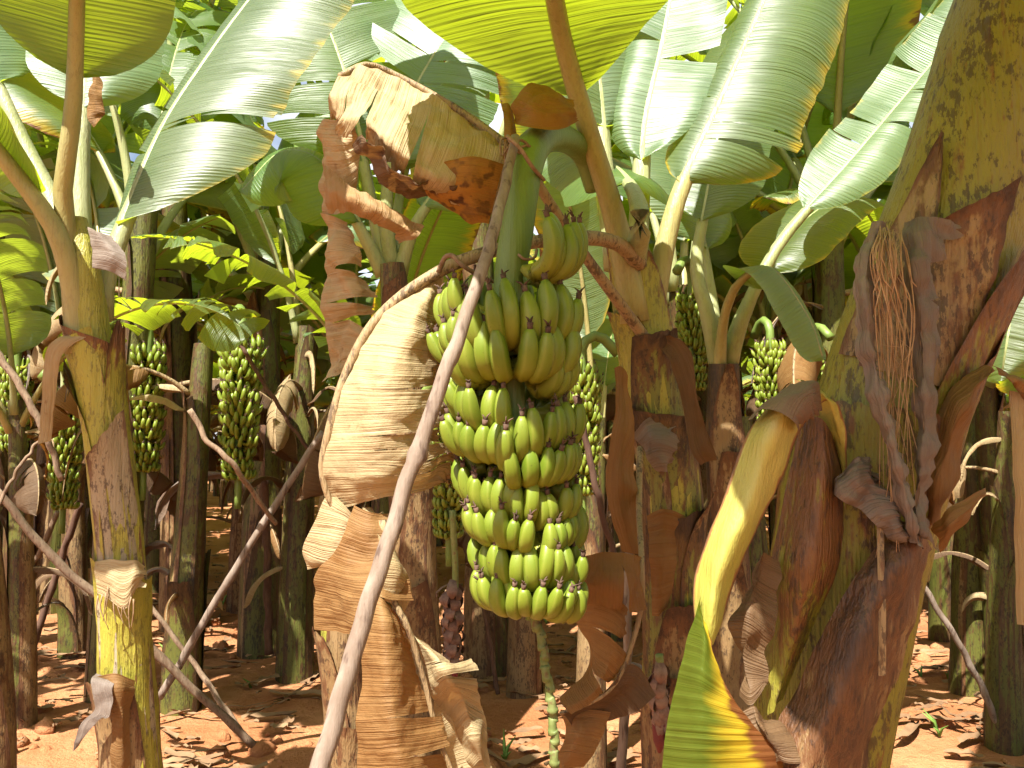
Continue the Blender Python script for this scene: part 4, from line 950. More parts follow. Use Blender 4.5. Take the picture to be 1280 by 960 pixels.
# ================================================================== RIGHT LEANING TRUNK
def right_plant():
    D = 1.30
    base = P(985, 1600, D + .1); base.z = 0
    t = thing('banana_plant', 'thick leaning mottled banana plant at the right edge, wrapped in brown peeling sheaths', 'banana plant', base)
    pts = [base - Vector((0, 0, .05))] + PP([(1000, 1150, D), (1022, 950, D), (1043, 800, D), (1078, 620, D), (1128, 450, D), (1200, 250, D), (1258, 60, D), (1300, -80, D), (1350, -280, D)])
    st = Stem(pts, [.13, .105, .095, .104, .108, .106, .105, .098, .09, .075], 90)
    st.mb(40, .04, -.02, 4, 5.0, .008).build('pseudostem', M['stem_big'], t)
    def ty(py): return np.interp(P(0, py, D).z, [q[2] for q in st.q], st.ts)
    sheath(t, st, ty(1000), ty(520), -45, 75, 'stem_big', flare=.012, narrow=.75, off=.006, tone=.25, nu=40, nv=24)
    sheath(t, st, ty(1020), ty(360), 60, 75, 'stem_big', flare=.01, narrow=.4, off=.006, tone=.6, skew=.06, nu=40, nv=24)
    sheath(t, st, ty(470), ty(205), -50, 26, 'sheath', flare=.008, narrow=.04, off=.006, wrap=False, tone=.2, label='pointed brown sheath tip')
    sheath(t, st, ty(480), ty(280), -14, 40, 'sheath', flare=.026, narrow=.42, off=.008, wrap=False, tone=.45, label='rounded brown stub of a cut leaf base')
    sheath(t, st, ty(700), ty(300), 38, 44, 'stem_big', flare=.02, narrow=.3, off=.010, wrap=False, tone=.95)
    d = 1.155
    # big brown sheath low on the right
    sheet(t, 'sheath', 'sheath', [[(1135, 640, d + .05), (1150, 660, d + .01), (1162, 685, d + .06)], [(1085, 700, d), (1125, 705, d - .03), (1153, 700, d + .05)], [(1030, 790, d), (1085, 790, d - .05), (1134, 790, d + .05)], [(985, 880, d + .01), (1050, 880, d - .06), (1102, 880, d + .05)], [(950, 950, d + .01), (1020, 950, d - .06), (1080, 950, d + .05)], [(935, 1020, d), (1010, 1020, d - .06), (1060, 1020, d + .05)]], nu=50, nv=26, crumple=.006, tone=.28, label='large brown sheath peeling off the lower trunk')
    sheet(t, 'sheath', 'stem_big', [[(1000, 520, d + .05), (1030, 525, d), (1062, 560, d + .03)], [(985, 600, d + .04), (1030, 600, d - .02), (1068, 610, d + .02)], [(962, 720, d + .04), (1010, 715, d - .03), (1060, 710, d + .0)], [(950, 820, d + .04), (985, 815, d - .01), (1022, 800, d)], [(948, 900, d + .04), (965, 890, d), (985, 880, d)]], nu=50, nv=24, crumple=.003, tone=.55, tone2=-.05)
    # bent petiole and its hanging leaf
    o = sheet_geo([[(1030, 540, d + .06), (1048, 580, d + .04), (1060, 640, d + .05)], [(1012, 500, d + .03), (1035, 506, d), (1056, 560, d + .02)], [(985, 492, d), (1012, 485, d - .05), (1040, 504, d - .01)], [(956, 510, d - .02), (985, 506, d - .075), (1016, 528, d - .03)], [(930, 552, d - .03), (962, 553, d - .08), (998, 562, d - .04)],
                   [(907, 620, d - .03), (940, 620, d - .08), (974, 626, d - .05)], [(873, 700, d - .03), (903, 700, d - .08), (935, 702, d - .05)], [(868, 760, d - .03), (890, 762, d - .075), (912, 765, d - .05)], [(876, 805, d - .04), (886, 806, d - .06), (897, 808, d - .05)]], nu=80, nv=30, crumple=.004, freq=11, seed=3, etone=1.0).build('petiole', M['sheath_green'], t)
    sheet(t, 'dead_leaf', 'dry_grey', [[(936, 526, d - .04), (960, 514, d - .095), (988, 526, d - .105), (1014, 545, d - .07)], [(958, 500, d - .02), (985, 490, d - .085), (1012, 498, d - .085), (1038, 526, d - .05)], [(990, 482, d + .01), (1010, 475, d - .045), (1028, 480, d - .05), (1048, 512, d - .03)]], nu=30, nv=30, crumple=.007, rag=.08, tone=.3, along=True)
    o['label'] = 'broken yellow-green petiole bent over and hanging'
    lf = MB()
    sheet_geo([[(878, 745, d - .06), (876, 760, d - .07), (885, 790, d - .08)], [(862, 790, d - .05), (880, 800, d - .09), (898, 830, d - .08)], [(848, 840, d - .05), (878, 850, d - .10), (915, 872, d - .07)], [(838, 890, d - .04), (880, 895, d - .10), (940, 905, d - .05)], [(828, 945, d - .04), (885, 950, d - .10), (975, 945, d - .03)], [(820, 1010, d - .04), (890, 1015, d - .10), (985, 1010, d - .02)]], nu=60, nv=26, crumple=.003, seed=6.0, tone=.80, tone2=1.0, edge_right=True, mb=lf)
    lf.build('leaf', M['leaf_old'], t)['label'] = 'hanging green leaf blade going yellow and brown at its edge'
    sheet(t, 'dead_leaf', 'dry_dark', [[(940, 700, d + .02), (955, 690, d), (966, 700, d + .02)], [(915, 770, d + .01), (935, 770, d - .02), (950, 790, d)], [(920, 830, d), (935, 835, d - .02), (952, 840, d)], [(925, 870, d), (940, 880, d - .02), (950, 850, d)]], nu=30, nv=14, crumple=.014)
    sheet(t, 'dead_leaf', 'dry_dark', [[(925, 890, d - .03), (945, 880, d - .03), (960, 905, d)], [(940, 930, d - .05), (965, 915, d - .06), (990, 935, d)], [(960, 965, d - .04), (985, 955, d - .05), (1015, 955, d)]], nu=24, nv=16, crumple=.016)
    # grey strips hanging from the stub
    e = 1.14
    sheet(t, 'dead_leaf', 'dry_grey', [[(1082, 288, e + .03), (1100, 276, e), (1128, 284, e + .02)], [(1068, 345, e), (1084, 340, e - .03), (1104, 345, e - .01)], [(1072, 430, e - .01), (1090, 428, e - .04), (1113, 428, e - .02)], [(1096, 535, e - .02), (1112, 533, e - .05), (1130, 530, e - .02)], [(1118, 620, e - .02), (1134, 618, e - .05), (1150, 612, e - .02)], [(1130, 678, e - .01), (1150, 682, e - .04), (1172, 690, e - .01)]], along=True, nu=90, nv=18, crumple=.007, freq=26, rag=.22, label='long grey strip hanging from the stub, on the left')
    sheet(t, 'dead_leaf', 'dry_grey', [[(1130, 278, e + .02), (1160, 270, e - .01), (1203, 285, e + .03)], [(1130, 335, e), (1150, 332, e - .03), (1172, 340, e)], [(1140, 440, e - .01), (1155, 440, e - .03), (1173, 445, e)], [(1146, 550, e - .01), (1156, 550, e - .03), (1167, 552, e)], [(1134, 640, e), (1146, 642, e - .02), (1160, 645, e)], [(1140, 665, e), (1160, 675, e - .02), (1172, 690, e)]], along=True, nu=90, nv=18, crumple=.007, freq=26, rag=.25, tone=.35, label='darker grey strip hanging from the stub, on the right')
    sheet(t, 'dead_leaf', 'dry_grey', [[(1034, 608, e + .02), (1070, 572, e), (1108, 572, e + .02)], [(1050, 625, e - .01), (1085, 600, e - .015), (1125, 610, e - .01)], [(1085, 645, e - .01), (1110, 635, e - .02), (1140, 650, e - .01)], [(1120, 680, e), (1135, 678, e - .02), (1150, 690, e)]], nu=50, nv=30, crumple=.016, freq=24, tone=.35, rag=.2)
    m = MB()
    for k in range(34):
        x0 = R.uniform(1098, 1128); x1 = 1080 + R.uniform(10, 75); y1 = R.uniform(420, 720)
        q = arc(PP([(x0, 282 + R.uniform(0, 12), e - .02), (x0 + R.uniform(-12, 14), 330 + R.uniform(-10, 30), e - .035 + R.uniform(-.02, .01)), (x0 + R.uniform(-8, 25), 400 + R.uniform(-30, 30), e - .02 + R.uniform(-.02, .02)), (x1, y1, e + R.uniform(-.03, .02))]), 16)[0]
        m.tube(q, np.linspace(.0010, .0005, 16), 4)
    m.build('loose_fibres', M['fibre'], t)
    sheet(t, 'dead_leaf', 'rib_dry', [[(1096, 655, e), (1104, 655, e - .005)], [(1098, 750, e - .02), (1107, 750, e - .025)], [(1098, 845, e - .02), (1107, 845, e - .025)]], nu=20, nv=6, crumple=.002)
    # brown drapes at the far right
    sheet(t, 'dead_leaf', 'dry_orange', [[(1232, 455, d + .02), (1245, 458, d), (1262, 470, d + .03)], [(1200, 478, d + .02), (1225, 480, d - .02), (1240, 492, d + .02)], [(1165, 530, d + .03), (1195, 535, d - .02), (1228, 540, d + .02)], [(1150, 590, d + .04), (1175, 605, d), (1212, 605, d + .03)], [(1150, 650, d + .05), (1165, 660, d + .03), (1190, 665, d + .04)]], along=True, nu=40, nv=22, crumple=.008, tone=.3)
    sheet(t, 'dead_leaf', 'dry_orange', [[(1235, 456, d), (1250, 470, d - .02), (1262, 490, d)], [(1262, 464, d - .01), (1270, 480, d - .03), (1276, 500, d)], [(1290, 480, d), (1290, 500, d - .02), (1290, 540, d)]], along=True, nu=20, nv=12, crumple=.008)
    sheet(t, 'dead_leaf', 'dry_pale', [[(1262, 488, d), (1285, 492, d)], [(1266, 580, d - .01), (1288, 580, d)], [(1268, 700, d), (1286, 700, d)], [(1270, 780, d), (1284, 780, d)]], along=True, nu=30, nv=8, crumple=.004, tone=.3)
    sheet(t, 'dead_leaf', 'dry_orange', [[(1160, 660, d + .02), (1185, 640, d - .01), (1236, 605, d)], [(1170, 672, d), (1190, 660, d - .03), (1232, 625, d - .01)], [(1175, 690, d + .01), (1195, 672, d - .01), (1205, 660, d)]], nu=24, nv=18, crumple=.014, tone=.3)
    # leaves above the frame that shade the trunk, and one hanging behind it
    leaf(t, [(1345, -250, D), (1310, -400, D - .15), (1260, -560, D - .35), (1200, -680, D - .6), (1120, -700, D - .85)], (0, -.2, 1), .30, .30, 'leaf', t0=.2, a_l=(10, -30), a_r=(10, -30))
    leaf(t, [(1355, -250, D), (1400, -420, D), (1450, -600, D + .2), (1480, -760, D + .6), (1450, -800, D + 1.1)], (0, -.2, 1), .3, .3, 'leaf', t0=.2)
    leaf(t, [(1345, -250, D + .03), (1330, -420, D - .3), (1420, -540, D - .5), (1560, -500, D - .7)], (0, -.2, 1), .28, .28, 'leaf', t0=.2)
    leaf(t, [(1360, -250, D + .03), (1480, -250, D + .3), (1560, -100, D + .6), (1450, 80, D + .75), (1330, 220, D + .7), (1275, 350, D + .65), (1250, 480, D + .6)], (-.5, -.6, .4), .2, .2, 'leaf', t0=.3, a_l=(0, -20), a_r=(0, -20), tears=2)
    return t
right_plant()
# ================================================================== NEIGHBOURS
def neighbour_right():
    D = 3.0
    base = P(912, 1050, D); base.z = 0
    t = thing('banana_plant', 'slender banana plant between the mother plant and the leaning trunk, with a long ribbed leaf', 'banana plant', base)
    pts = [base - Vector((0, 0, .06))] + PP([(912, 900, D), (912, 760, D), (908, 640, D), (905, 540, D), (905, 455, D)])
    st = Stem(pts, [.09, .075, .072, .068, .066, .055], 50)
    st.mb(22, .06, .45, 5, 2.0).build('pseudostem', M['stem'], t)
    def ty(py): return np.interp(P(0, py, D).z, [q[2] for q in st.q], st.ts)
    sheath(t, st, ty(570), ty(445), 0, 60, 'sheath', flare=.03, narrow=.1, tone=.2)
    sheath(t, st, ty(700), ty(560), 20, 80, 'sheath', flare=.03, narrow=.5, tone=.4)
    sheath(t, st, ty(820), ty(690), -25, 80, 'sheath', flare=.04, narrow=.4, tone=.3)
    leaf(t, [(905, 470, D), (920, 410, D - .03), (946, 348, D - .05), (985, 285, D), (1075, 185, D + .08), (1210, 22, D + .3), (1290, -90, D + .6)], (-.35, -.65, .65), .15, .17, 'leaf_blue', 'petiole', tears=5, gap=.008, t0=.27, rib=(.030, .006), a_l=(12, 0), a_r=(8, -40), sweep=.22, age=.35, rows=90, cols=8, wave=.01, label='long narrow leaf with strongly ribbed halves')
    leaf(t, [(905, 470, D - .02), (910, 400, D - .08), (930, 345, D - .2), (965, 335, D - .3), (1010, 395, D - .36), (1030, 450, D - .38)], (.3, -.5, .6), .12, .13, 'leaf_blue', 'petiole_warm', t0=.42, rib=(.026, .006), a_l=(0, -60), a_r=(0, -30), rows=40)
    leaf(t, [(903, 470, D), (885, 390, D), (870, 330, D + .05), (880, 260, D + .1), (910, 120, D + .3), (960, 0, D + .5)], (-.2, -.6, .6), .2, .22, 'leaf', 'petiole', t0=.34, rib=(.034, .008), rows=40)
    leaf(t, [(905, 470, D + .03), (930, 380, D + .1), (1000, 280, D + .3), (1070, 250, D + .5), (1120, 330, D + .6)], (0, -.4, .9), .2, .2, 'leaf', 'petiole', t0=.3, rows=36, age=.4)
    leaf(t, [(905, 470, D + .05), (890, 350, D + .15), (860, 220, D + .3), (800, 120, D + .5), (740, 60, D + .7)], (.3, -.5, .8), .26, .24, 'leaf_blue', 'petiole', t0=.3, rows=36)
    return t
neighbour_right()

def neighbour_back():
    D = 3.5
    base = P(700, 974, D); base.z = 0
    t = thing('banana_plant', 'banana plant half hidden behind the bunch, its broad leaf bleached white by the sun', 'banana plant', base)
    pts = [base - Vector((0, 0, .06))] + PP([(650, 760, D), (596, 600, D), (540, 440, D), (505, 320, D)])
    pts = [base - Vector((0, 0, .06))] + PP([(520, 800, D), (512, 600, D), (500, 440, D), (490, 330, D)])
    base2 = pts[1].copy(); base2.z = -0.06; pts[0] = base2
    t.location = (base2.x, base2.y, 0); WL[t] = Vector((base2.x, base2.y, 0))
    st = Stem(pts, [.11, .095, .085, .075, .055], 40)
    st.mb(20, .06, .2, 4, 6.0).build('pseudostem', M['stem'], t)
    for a, b, an in ((.1, .4, 0), (.35, .6, 40), (.5, .8, -40), (.7, .97, 10)):
        sheath(t, st, a, b, an, 80, 'sheath', flare=.03, narrow=.4, tone=.3)
    leaf(t, [(490, 340, D), (482, 250, D), (500, 150, D + .1), (560, 40, D + .2), (640, -60, D + .3)], (.0, -.75, .65), .42, .40, 'leaf_blue', 'petiole', t0=.28, rib=(.036, .010), a_l=(10, -20), a_r=(8, -35), rows=60, cols=9, tears=4, gap=.02, label='broad sun-bleached leaf')
    leaf(t, [(488, 340, D), (462, 240, D + .05), (440, 120, D + .1), (400, 10, D + .2), (350, -80, D + .4)], (.1, -.8, .5), .40, .36, 'leaf', 'petiole', t0=.28, rib=(.036, .010), a_l=(5, -40), a_r=(5, -30), rows=60, tears=2)
    leaf(t, [(492, 340, D), (520, 270, D), (580, 200, D + .1), (650, 170, D + .2), (730, 200, D + .3)], (-.1, -.5, .8), .3, .3, 'leaf_blue', 'petiole', t0=.25, rib=(.034, .008), a_l=(5, -60), a_r=(5, -60), rows=44)
    leaf(t, [(486, 340, D), (440, 260, D - .05), (400, 200, D - .08), (350, 190, D - .1), (300, 240, D - .1)], (.1, -.5, .8), .26, .26, 'leaf', 'petiole', t0=.25, rib=(.034, .008), a_l=(5, -70), a_r=(5, -60), rows=44)
    leaf(t, [(490, 340, D + .05), (500, 230, D + .2), (540, 120, D + .4), (620, 60, D + .7), (720, 40, D + 1.0)], (-.2, -.6, .8), .3, .3, 'leaf_blue', 'petiole', t0=.25, rows=40)
    return t
neighbour_back()

def small_stem(px0, py0, px1, py1, d, r, label, seed, mat='stem'):
    b = P(px0, py0, d); b.z = 0
    t = thing('banana_plant', label, 'banana plant', b)
    top = P(px1, py1, d)
    pts = [b - Vector((0, 0, .06)), b.lerp(top, .35) + Vector((.01, 0, 0)), b.lerp(top, .7) - Vector((.01, 0, 0)), top]
    st = Stem(pts, [r * 1.1, r, r * .95, r * .8], 40)
    st.mb(20, .06, .1, 4, seed).build('pseudostem', M[mat], t)
    for a, bb, an in ((.15, .5, 10), (.4, .72, -50), (.55, .95, 40)):
        sheath(t, st, a, bb, an, 75, 'sheath', flare=.02, narrow=.4, tone=.2)
    return t, top

tE, top = small_stem(-12, 1090, -52, 330, 2.6, .078, 'banana stem cut by the left edge of the picture', 4.0)
leaf(tE, [top, top + Vector((-.1, .05, .4)), top + Vector((-.3, .1, .9)), top + Vector((-.8, .1, 1.2))], (.6, -.2, .6), .25, .25, 'leaf', px=False, t0=.25)
tI, top = small_stem(432, 1080, 428, 640, 2.6, .062, 'slim yellow-green banana stem behind the trailing dried leaf', 5.0, 'stem_clean')

KEEP = [o for o in bpy.data.objects if o.type == 'EMPTY']
# ---------------------------------------------------------------- generic plants
mids = [plant_proto(100 + k, height=h, r=(rr, .055), nleaf=10, detail=2, dead=dd, shreds=7, L=(2.2, 3.0)) for k, (h, rr, dd) in
        enumerate(((2.05, .088, 3), (2.25, .095, 4), (1.85, .082, 4), (2.4, .09, 2)))]
fars = [plant_proto(200 + k, height=h, r=(.068, .042), nleaf=9, detail=1, dead=4, sheaths=3, shreds=3, L=(1.6, 2.3)) for k, h in enumerate((1.95, 2.2, 2.5))]

CAMP = Vector((0, 0, CAMZ))
def in_view(o, mw, near, pad=30):
    """does any vertex of o stand in the frame nearer than `near`"""
    me = o.data; n = len(me.vertices)
    co = np.zeros(n * 3); me.vertices.foreach_get('co', co); co = co.reshape(-1, 3)
    A = np.array(mw); w = co @ A[:3, :3].T + A[:3, 3] - np.array(CAMP)
    d = w[:, 1] * cp + w[:, 2] * sp; h = -w[:, 1] * sp + w[:, 2] * cp
    dd = np.maximum(d, .05)
    x = 640 + w[:, 0] / dd * F; y = 480 - h / dd * F
    return bool(np.any((d > .05) & (d < near) & (x > -pad) & (x < 1280 + pad) & (y > -pad) & (y < 960 + pad)))

def prune(r, near, names=None):
    mw = Matrix.LocRotScale(r.location, r.rotation_euler, r.scale)
    for ch in list(r.children):
        if in_view(ch, mw, near):
            for g in list(ch.children): bpy.data.objects.remove(g)
            bpy.data.objects.remove(ch)

placed = []
used = set()
def put(proto, x, y, rz, sc, label, group=None, near=2.7):
    if proto not in used:
        used.add(proto)
    r = dup(proto, (x, y, gz(x, y) - .02), rz, sc, label, group)
    if y < 6: prune(r, near)
    placed.append((x, y))
    return r

MIDS = [ # proto, base px, base py, turn, scale, label
    (0, 226, 888, 0.4, 1.0, 'banana plant behind the crossed sticks, left of the tan pole'),
    (2, 92, 822, 2.0, .95, 'stout brown-sheathed banana trunk left of the yellow-green plant'),
    (1, 368, 846, 4.2, 1.0, 'banana plant with a dusty base just left of the shield-like dried leaf'),
    (3, 655, 868, 1.1, .95, 'banana stump-like trunk straight below the large bunch'),
    (2, 1212, 868, 5.0, 1.05, 'dark shaded banana trunk behind the leaning stick at the right'),
    (0, 1262, 880, 2.6, 1.0, 'banana trunk with a sunlit foot at the right edge'),
    (1, 1120, 790, 3.3, 1.0, 'banana plant seen in the gap right of the leaning trunk'),
    (3, 300, 765, 5.6, 1.0, 'banana plant beyond the tan pole, right of the crossed sticks'),
    (0, 455, 770, 3.0, .95, 'banana plant behind the shield-like dried leaf'),
    (1, 20, 770, 1.0, 1.0, 'banana plant at the far left behind the trunk cut by the picture edge'),
    (2, 768, 800, 0.2, 1.0, 'banana plant behind the twisted dried leaf right of the bunch'),
    (3, 985, 800, 2.2, 1.0, 'banana plant hidden behind the broken hanging petiole'),
]
for k, (pi, px, py, rz, sc, lab) in enumerate(MIDS):
    g = G(px, py)
    put(mids[pi], g.x, g.y, rz, sc, lab)

for k, (px, d, rz, sc, lab) in enumerate([
    (150, 4.7, 2.2, 1.28, 'tall banana plant whose crown rises right behind the yellow-green plant'),
    (330, 5.6, 0.9, 1.38, 'tall banana plant rising above the bunch left of the shield-like dried leaf'),
    (610, 5.2, 4.4, 1.35, 'tall banana plant straight behind the large bunch, leaves above it'),
    (850, 4.9, 3.7, 1.30, 'tall banana plant between the mother plant and its slender neighbour, further back'),
    (1030, 5.6, 1.2, 1.42, 'tall banana plant rising behind the top of the broken petiole'),
    (1180, 6.1, 5.1, 1.45, 'tall banana plant behind the leaning trunk'),
    (235, 6.4, 4.0, 1.6, 'tallest banana plant, rising far behind the broad blue-green leaf at the upper left'),
    (70, 7.0, 1.1, 1.65, 'tall banana plant far behind the petioles of the yellow-green plant'),
    (-40, 5.4, 3.0, 1.35, 'tall banana plant at the upper left corner of the picture')]):
    g = P(px, 545, d)
    put(mids[(k * 3 + 1) % 4], g.x, g.y, rz, sc, lab)
for k, (px, d, rz, sc, lab) in enumerate([
    (470, 4.4, 2.0, .74, 'young banana sucker behind the shield-like dried leaf'),
    (735, 3.6, 1.0, .66, 'young banana sucker right behind the large bunch'),
    (950, 4.0, 5.0, .72, 'young banana sucker behind the slender plant at the right'),
    (40, 4.2, 3.4, .70, 'young banana sucker at the left behind the forked branch'),
    (1240, 3.9, 2.6, .72, 'young banana sucker in the shade right of the leaning trunk')]):
    g = P(px, 545, d)
    put(mids[(k * 2 + 1) % 4], g.x, g.y, rz, sc, lab, near=3.0)

FAR_LABEL = 'banana plant crowded among others in the rows at the back'
FAR_GROUP = 'banana plants in the rows at the back'
r2 = random.Random(21)
for row in range(12):
    y0 = 6.2 + row * 1.55
    nx = int(y0 * 0.8 / 1.32) + 1
    for i in range(-nx, nx + 1):
        x = i * 1.32 + (row % 2) * .66 + r2.uniform(-.4, .4); y = y0 + r2.uniform(-.4, .4)
        if any((x - a) ** 2 + (y - b) ** 2 < .9 ** 2 for a, b in placed): continue
        p = r2.choice(fars if y > 8.5 else mids)
        put(p, x, y, r2.uniform(0, 6.28), r2.uniform(.88, 1.1), FAR_LABEL, FAR_GROUP)

# unseen plants added beside and behind the camera so their crowns shade the foreground
SHADE = [(2.6, 2.4, 1.4), (-3.5, 3.2, 4.0), (3.4, 4.2, .9), (2.0, -.7, 2.2)]
for k, (x, y, rz) in enumerate(SHADE):
    put(mids[k % 4], x, y, rz, 1.05, 'unseen banana plant added beside the viewer to shade the foreground', 'unseen shade plants added beside the viewer', near=12)
for p in mids + fars:
    for ch in list(p.children):
        for g in list(ch.children): bpy.data.objects.remove(g)
        bpy.data.objects.remove(ch)
    bpy.data.objects.remove(p)

# gaps in the crowns where the sun comes through on the foreground and the soil
SPOTS = PP([(520, 420, 1.48), (450, 430, 1.5), (500, 500, 1.46), (440, 520, 1.48), (450, 600, 1.5), (420, 200, 1.8), (420, 340, 1.85), (320, 230, 2.85), (200, 220, 2.7), (420, 60, 3.5), (480, 60, 3.5), (620, 120, 3.7), (1000, 260, 3.0), (930, 90, 2.3), (1230, 80, 1.25), (470, 470, 1.5), (430, 560, 1.5), (500, 130, 1.72), (560, 190, 1.7), (175, 680, 2.42), (165, 790, 2.42), (140, 580, 2.42), (150, 880, 2.42), (440, 820, 1.25), (410, 930, 1.2),
    (1140, 230, 1.2), (1095, 300, 1.14), (1020, 490, 1.1), (930, 620, 1.05), (785, 230, 2.1), (770, 280, 2.1), (860, 230, 2.1), (60, 260, 2.4), (90, 200, 2.4), (250, 180, 2.8), (330, 130, 2.9), (960, 100, 2.3), (1060, 200, 3.05), (500, 120, 3.5), (560, 60, 3.6), (330, 655, 3.5), (240, 800, 3.5)])
SPOTS += [G(*q) for q in ((60, 870), (100, 925), (345, 800), (430, 785), (350, 880), (400, 900), (100, 765), (620, 760), (610, 860), (660, 905), (600, 930), (1130, 835), (1180, 895), (1225, 940), (1100, 935), (270, 945), (300, 690), (760, 930), (1120, 780), (440, 730))]
def open_gaps(near_d):
    s = np.array(SUN)
    for o in [o for o in bpy.data.objects if o.name.split('.')[0] in ('leaf', 'dead_leaf')]:
        if o.name.split('.')[0] not in ('leaf', 'dead_leaf') or o.parent is None or o.parent in KEEP: continue
        pl = o.parent
        if pl.location.y > 8: continue
        A = np.array(Matrix.LocRotScale(pl.location, pl.rotation_euler, pl.scale))
        n = len(o.data.vertices); co = np.zeros(n * 3); o.data.vertices.foreach_get('co', co); wv = co.reshape(-1, 3) @ A[:3, :3].T + A[:3, 3]
        for p in SPOTS:
            q = wv - np.array(p); a = q @ s
            dd = np.linalg.norm(q - a[:, None] * s, axis=1)
            if np.any((a > .12) & (dd < near_d)):
                for g in list(o.children): bpy.data.objects.remove(g)
                bpy.data.objects.remove(o); break
open_gaps(.07)
SPOTS = [P(x, y, d) for x, y, d in ((180, 330, 4.2), (250, 250, 4.5), (290, 330, 4.2), (340, 260, 4.4), (370, 360, 4.6), (40, 330, 4.2), (30, 250, 4.5), (470, 250, 3.9), (600, 250, 4.2), (860, 250, 4.0), (920, 210, 4.2), (1000, 330, 4.4), (1060, 280, 4.6), (960, 400, 4.6), (1010, 120, 4.5), (1100, 60, 4.8), (150, 120, 4.4), (380, 140, 4.6), (230, 40, 4.8), (740, 360, 4.2), (560, 330, 4.4))]
open_gaps(.07)
rg = random.Random(3)
SPOTS = []
for k in range(20):
    y = 3.0 + 5.0 * rg.random(); SPOTS.append(Vector((rg.uniform(-.62, .62) * y, y, .02)))
open_gaps(.10)

# the far side of the field, one mass
def far_field():
    m = MB(); r = random.Random(31)
    for k in range(150):
        y = r.uniform(24.5, 36); x = r.uniform(-.8, .8) * y
        h = r.uniform(1.8, 2.6)
        m.tube([(x, y, -.05), (x, y, h)], [.12, .06], 6, 1)
        for j in range(8):
            az = r.uniform(0, 6.28)
            path = arch_path(0, az, r.uniform(45, 85), r.uniform(-60, 20), r.uniform(1.5, 2.3), (x, y, h - .1), n=4, rnd=r)
            b, _ = leaf_geo(path, (-math.cos(az), -math.sin(az), .9), .28, .28, rows=5, cols=1, t0=.15, rnd=r, mi_rib=1)
            n0 = len(m.v)
            m.v += b.v; m.uv += b.uv; m.c += b.c
            m.f += [tuple(i + n0 for i in f) for f in b.f]; m.m += b.m
    o = m.build('far_banana_field', [M['leaf'], M['stem']]); o['kind'] = 'stuff'
far_field()

# ---------------------------------------------------------------- bunches further back
protos = [bunch_proto('x', 1, 12, .0145, .125, .058, False), bunch_proto('x', 2, 11, .014, .12, .058, False)]
BB = [ # proto, px, top row, depth, scale, turn, label
    (0, 302, 412, 4.6, 1.08, .5, 'green bunch hanging left of the shield-like dried leaf, thick with fruit'),
    (1, 184, 420, 4.7, 1.08, 2.0, 'green bunch in shade just right of the yellow-green plant at the left'),
    (0, 84, 480, 4.6, .9, 3.0, 'green bunch low behind the left plant, left of its stem'),
    (1, 22, 440, 5.0, .9, 4.0, 'green bunch near the left edge'),
    (1, 562, 505, 2.75, .62, 1.0, 'small green bunch peeping out left of the large bunch, with a dried flower below'),
    (0, 728, 445, 2.85, .62, 5.0, 'small green bunch peeping out right of the large bunch'),
    (1, 864, 350, 3.3, .62, 2.5, 'little green bunch hanging between the two plants right of the large bunch'),
    (0, 962, 420, 5.0, .9, .2, 'green bunch above the broken hanging petiole'),
    (1, 1012, 430, 5.4, .9, 3.5, 'green bunch just left of the leaning trunk'),
    (0, 375, 505, 6.4, .9, 1.4, 'distant green bunch seen beside the edge of the shield-like dried leaf'),
]
for (pi, px, py, d, sc, rz, lab) in BB:
    dup(protos[pi], P(px, py, d), rz, sc, lab, 'banana bunches hanging further back')
for p in protos:
    for ch in list(p.children): bpy.data.objects.remove(ch)
    bpy.data.objects.remove(p)

# dried flower spikes hanging under bunches
def flower_spike(px, y0, y1, d, w, label, tipcol=True, up=90):
    t = thing('flower_spike', label, 'flower spike', P(px, y0, d))
    a = P(px, y0 - up, d); b = P(px, y1, d)
    m = MB(); q = arc([a, a.lerp(b, .5) + Vector((.008, 0, 0)), b], 24)[0]
    m.tube(q, [.010] * 24, 8, lump=.2); m.build('rachis', M['rachis'], t)
    m = MB(); r = random.Random(int(px))
    L = (P(px, y0, d) - b).length; n = 46
    for k in range(n):
        f = k / n; c = P(px, y0 + (y1 - y0) * f, d); an = k * 2.4
        wd = w * (1 - .35 * f) * r.uniform(.45, 1.25); o = np.array((math.sin(an), -math.cos(an), 0))
        tg = np.array((math.cos(an), math.sin(an), 0)); c = np.array(c)
        pts = np.zeros((5, 3, 3)); uv = np.zeros((5, 3, 2)); col = np.zeros((5, 3, 3))
        for i in range(5):
            s = i / 4
            cen = c + o * wd * (.2 + .9 * math.sin(s * 2.6)) - np.array((0, 0, 1)) * (s * .055 - .01)
            for j in range(3):
                pts[i, j] = cen + tg * (j - 1) * .017 * math.sin(.5 + s * 2.4) + o * (-.004 * abs(j - 1)) + np.array((nz(k, i), nz(k, i, 5), 0)) * .006
        m.grid(pts, uv, col)
    m.build('dried_bracts', M['bract'], t)
    if tipcol:
        m = MB(); e = np.array(b)
        m.tube([e + (0, 0, .03), e, e - (0, 0, .04), e - (0, 0, .07)], [.012, .019, .016, .004], 9); m.build('flower_bud', M['bud'], t)
flower_spike(566, 728, 828, 2.45, .042, 'dried flower spike with a red bud hanging left below the large bunch')
flower_spike(824, 830, 905, 2.0, .026, 'dried flower spike with a red bud at the foot of the mother plant', up=12)

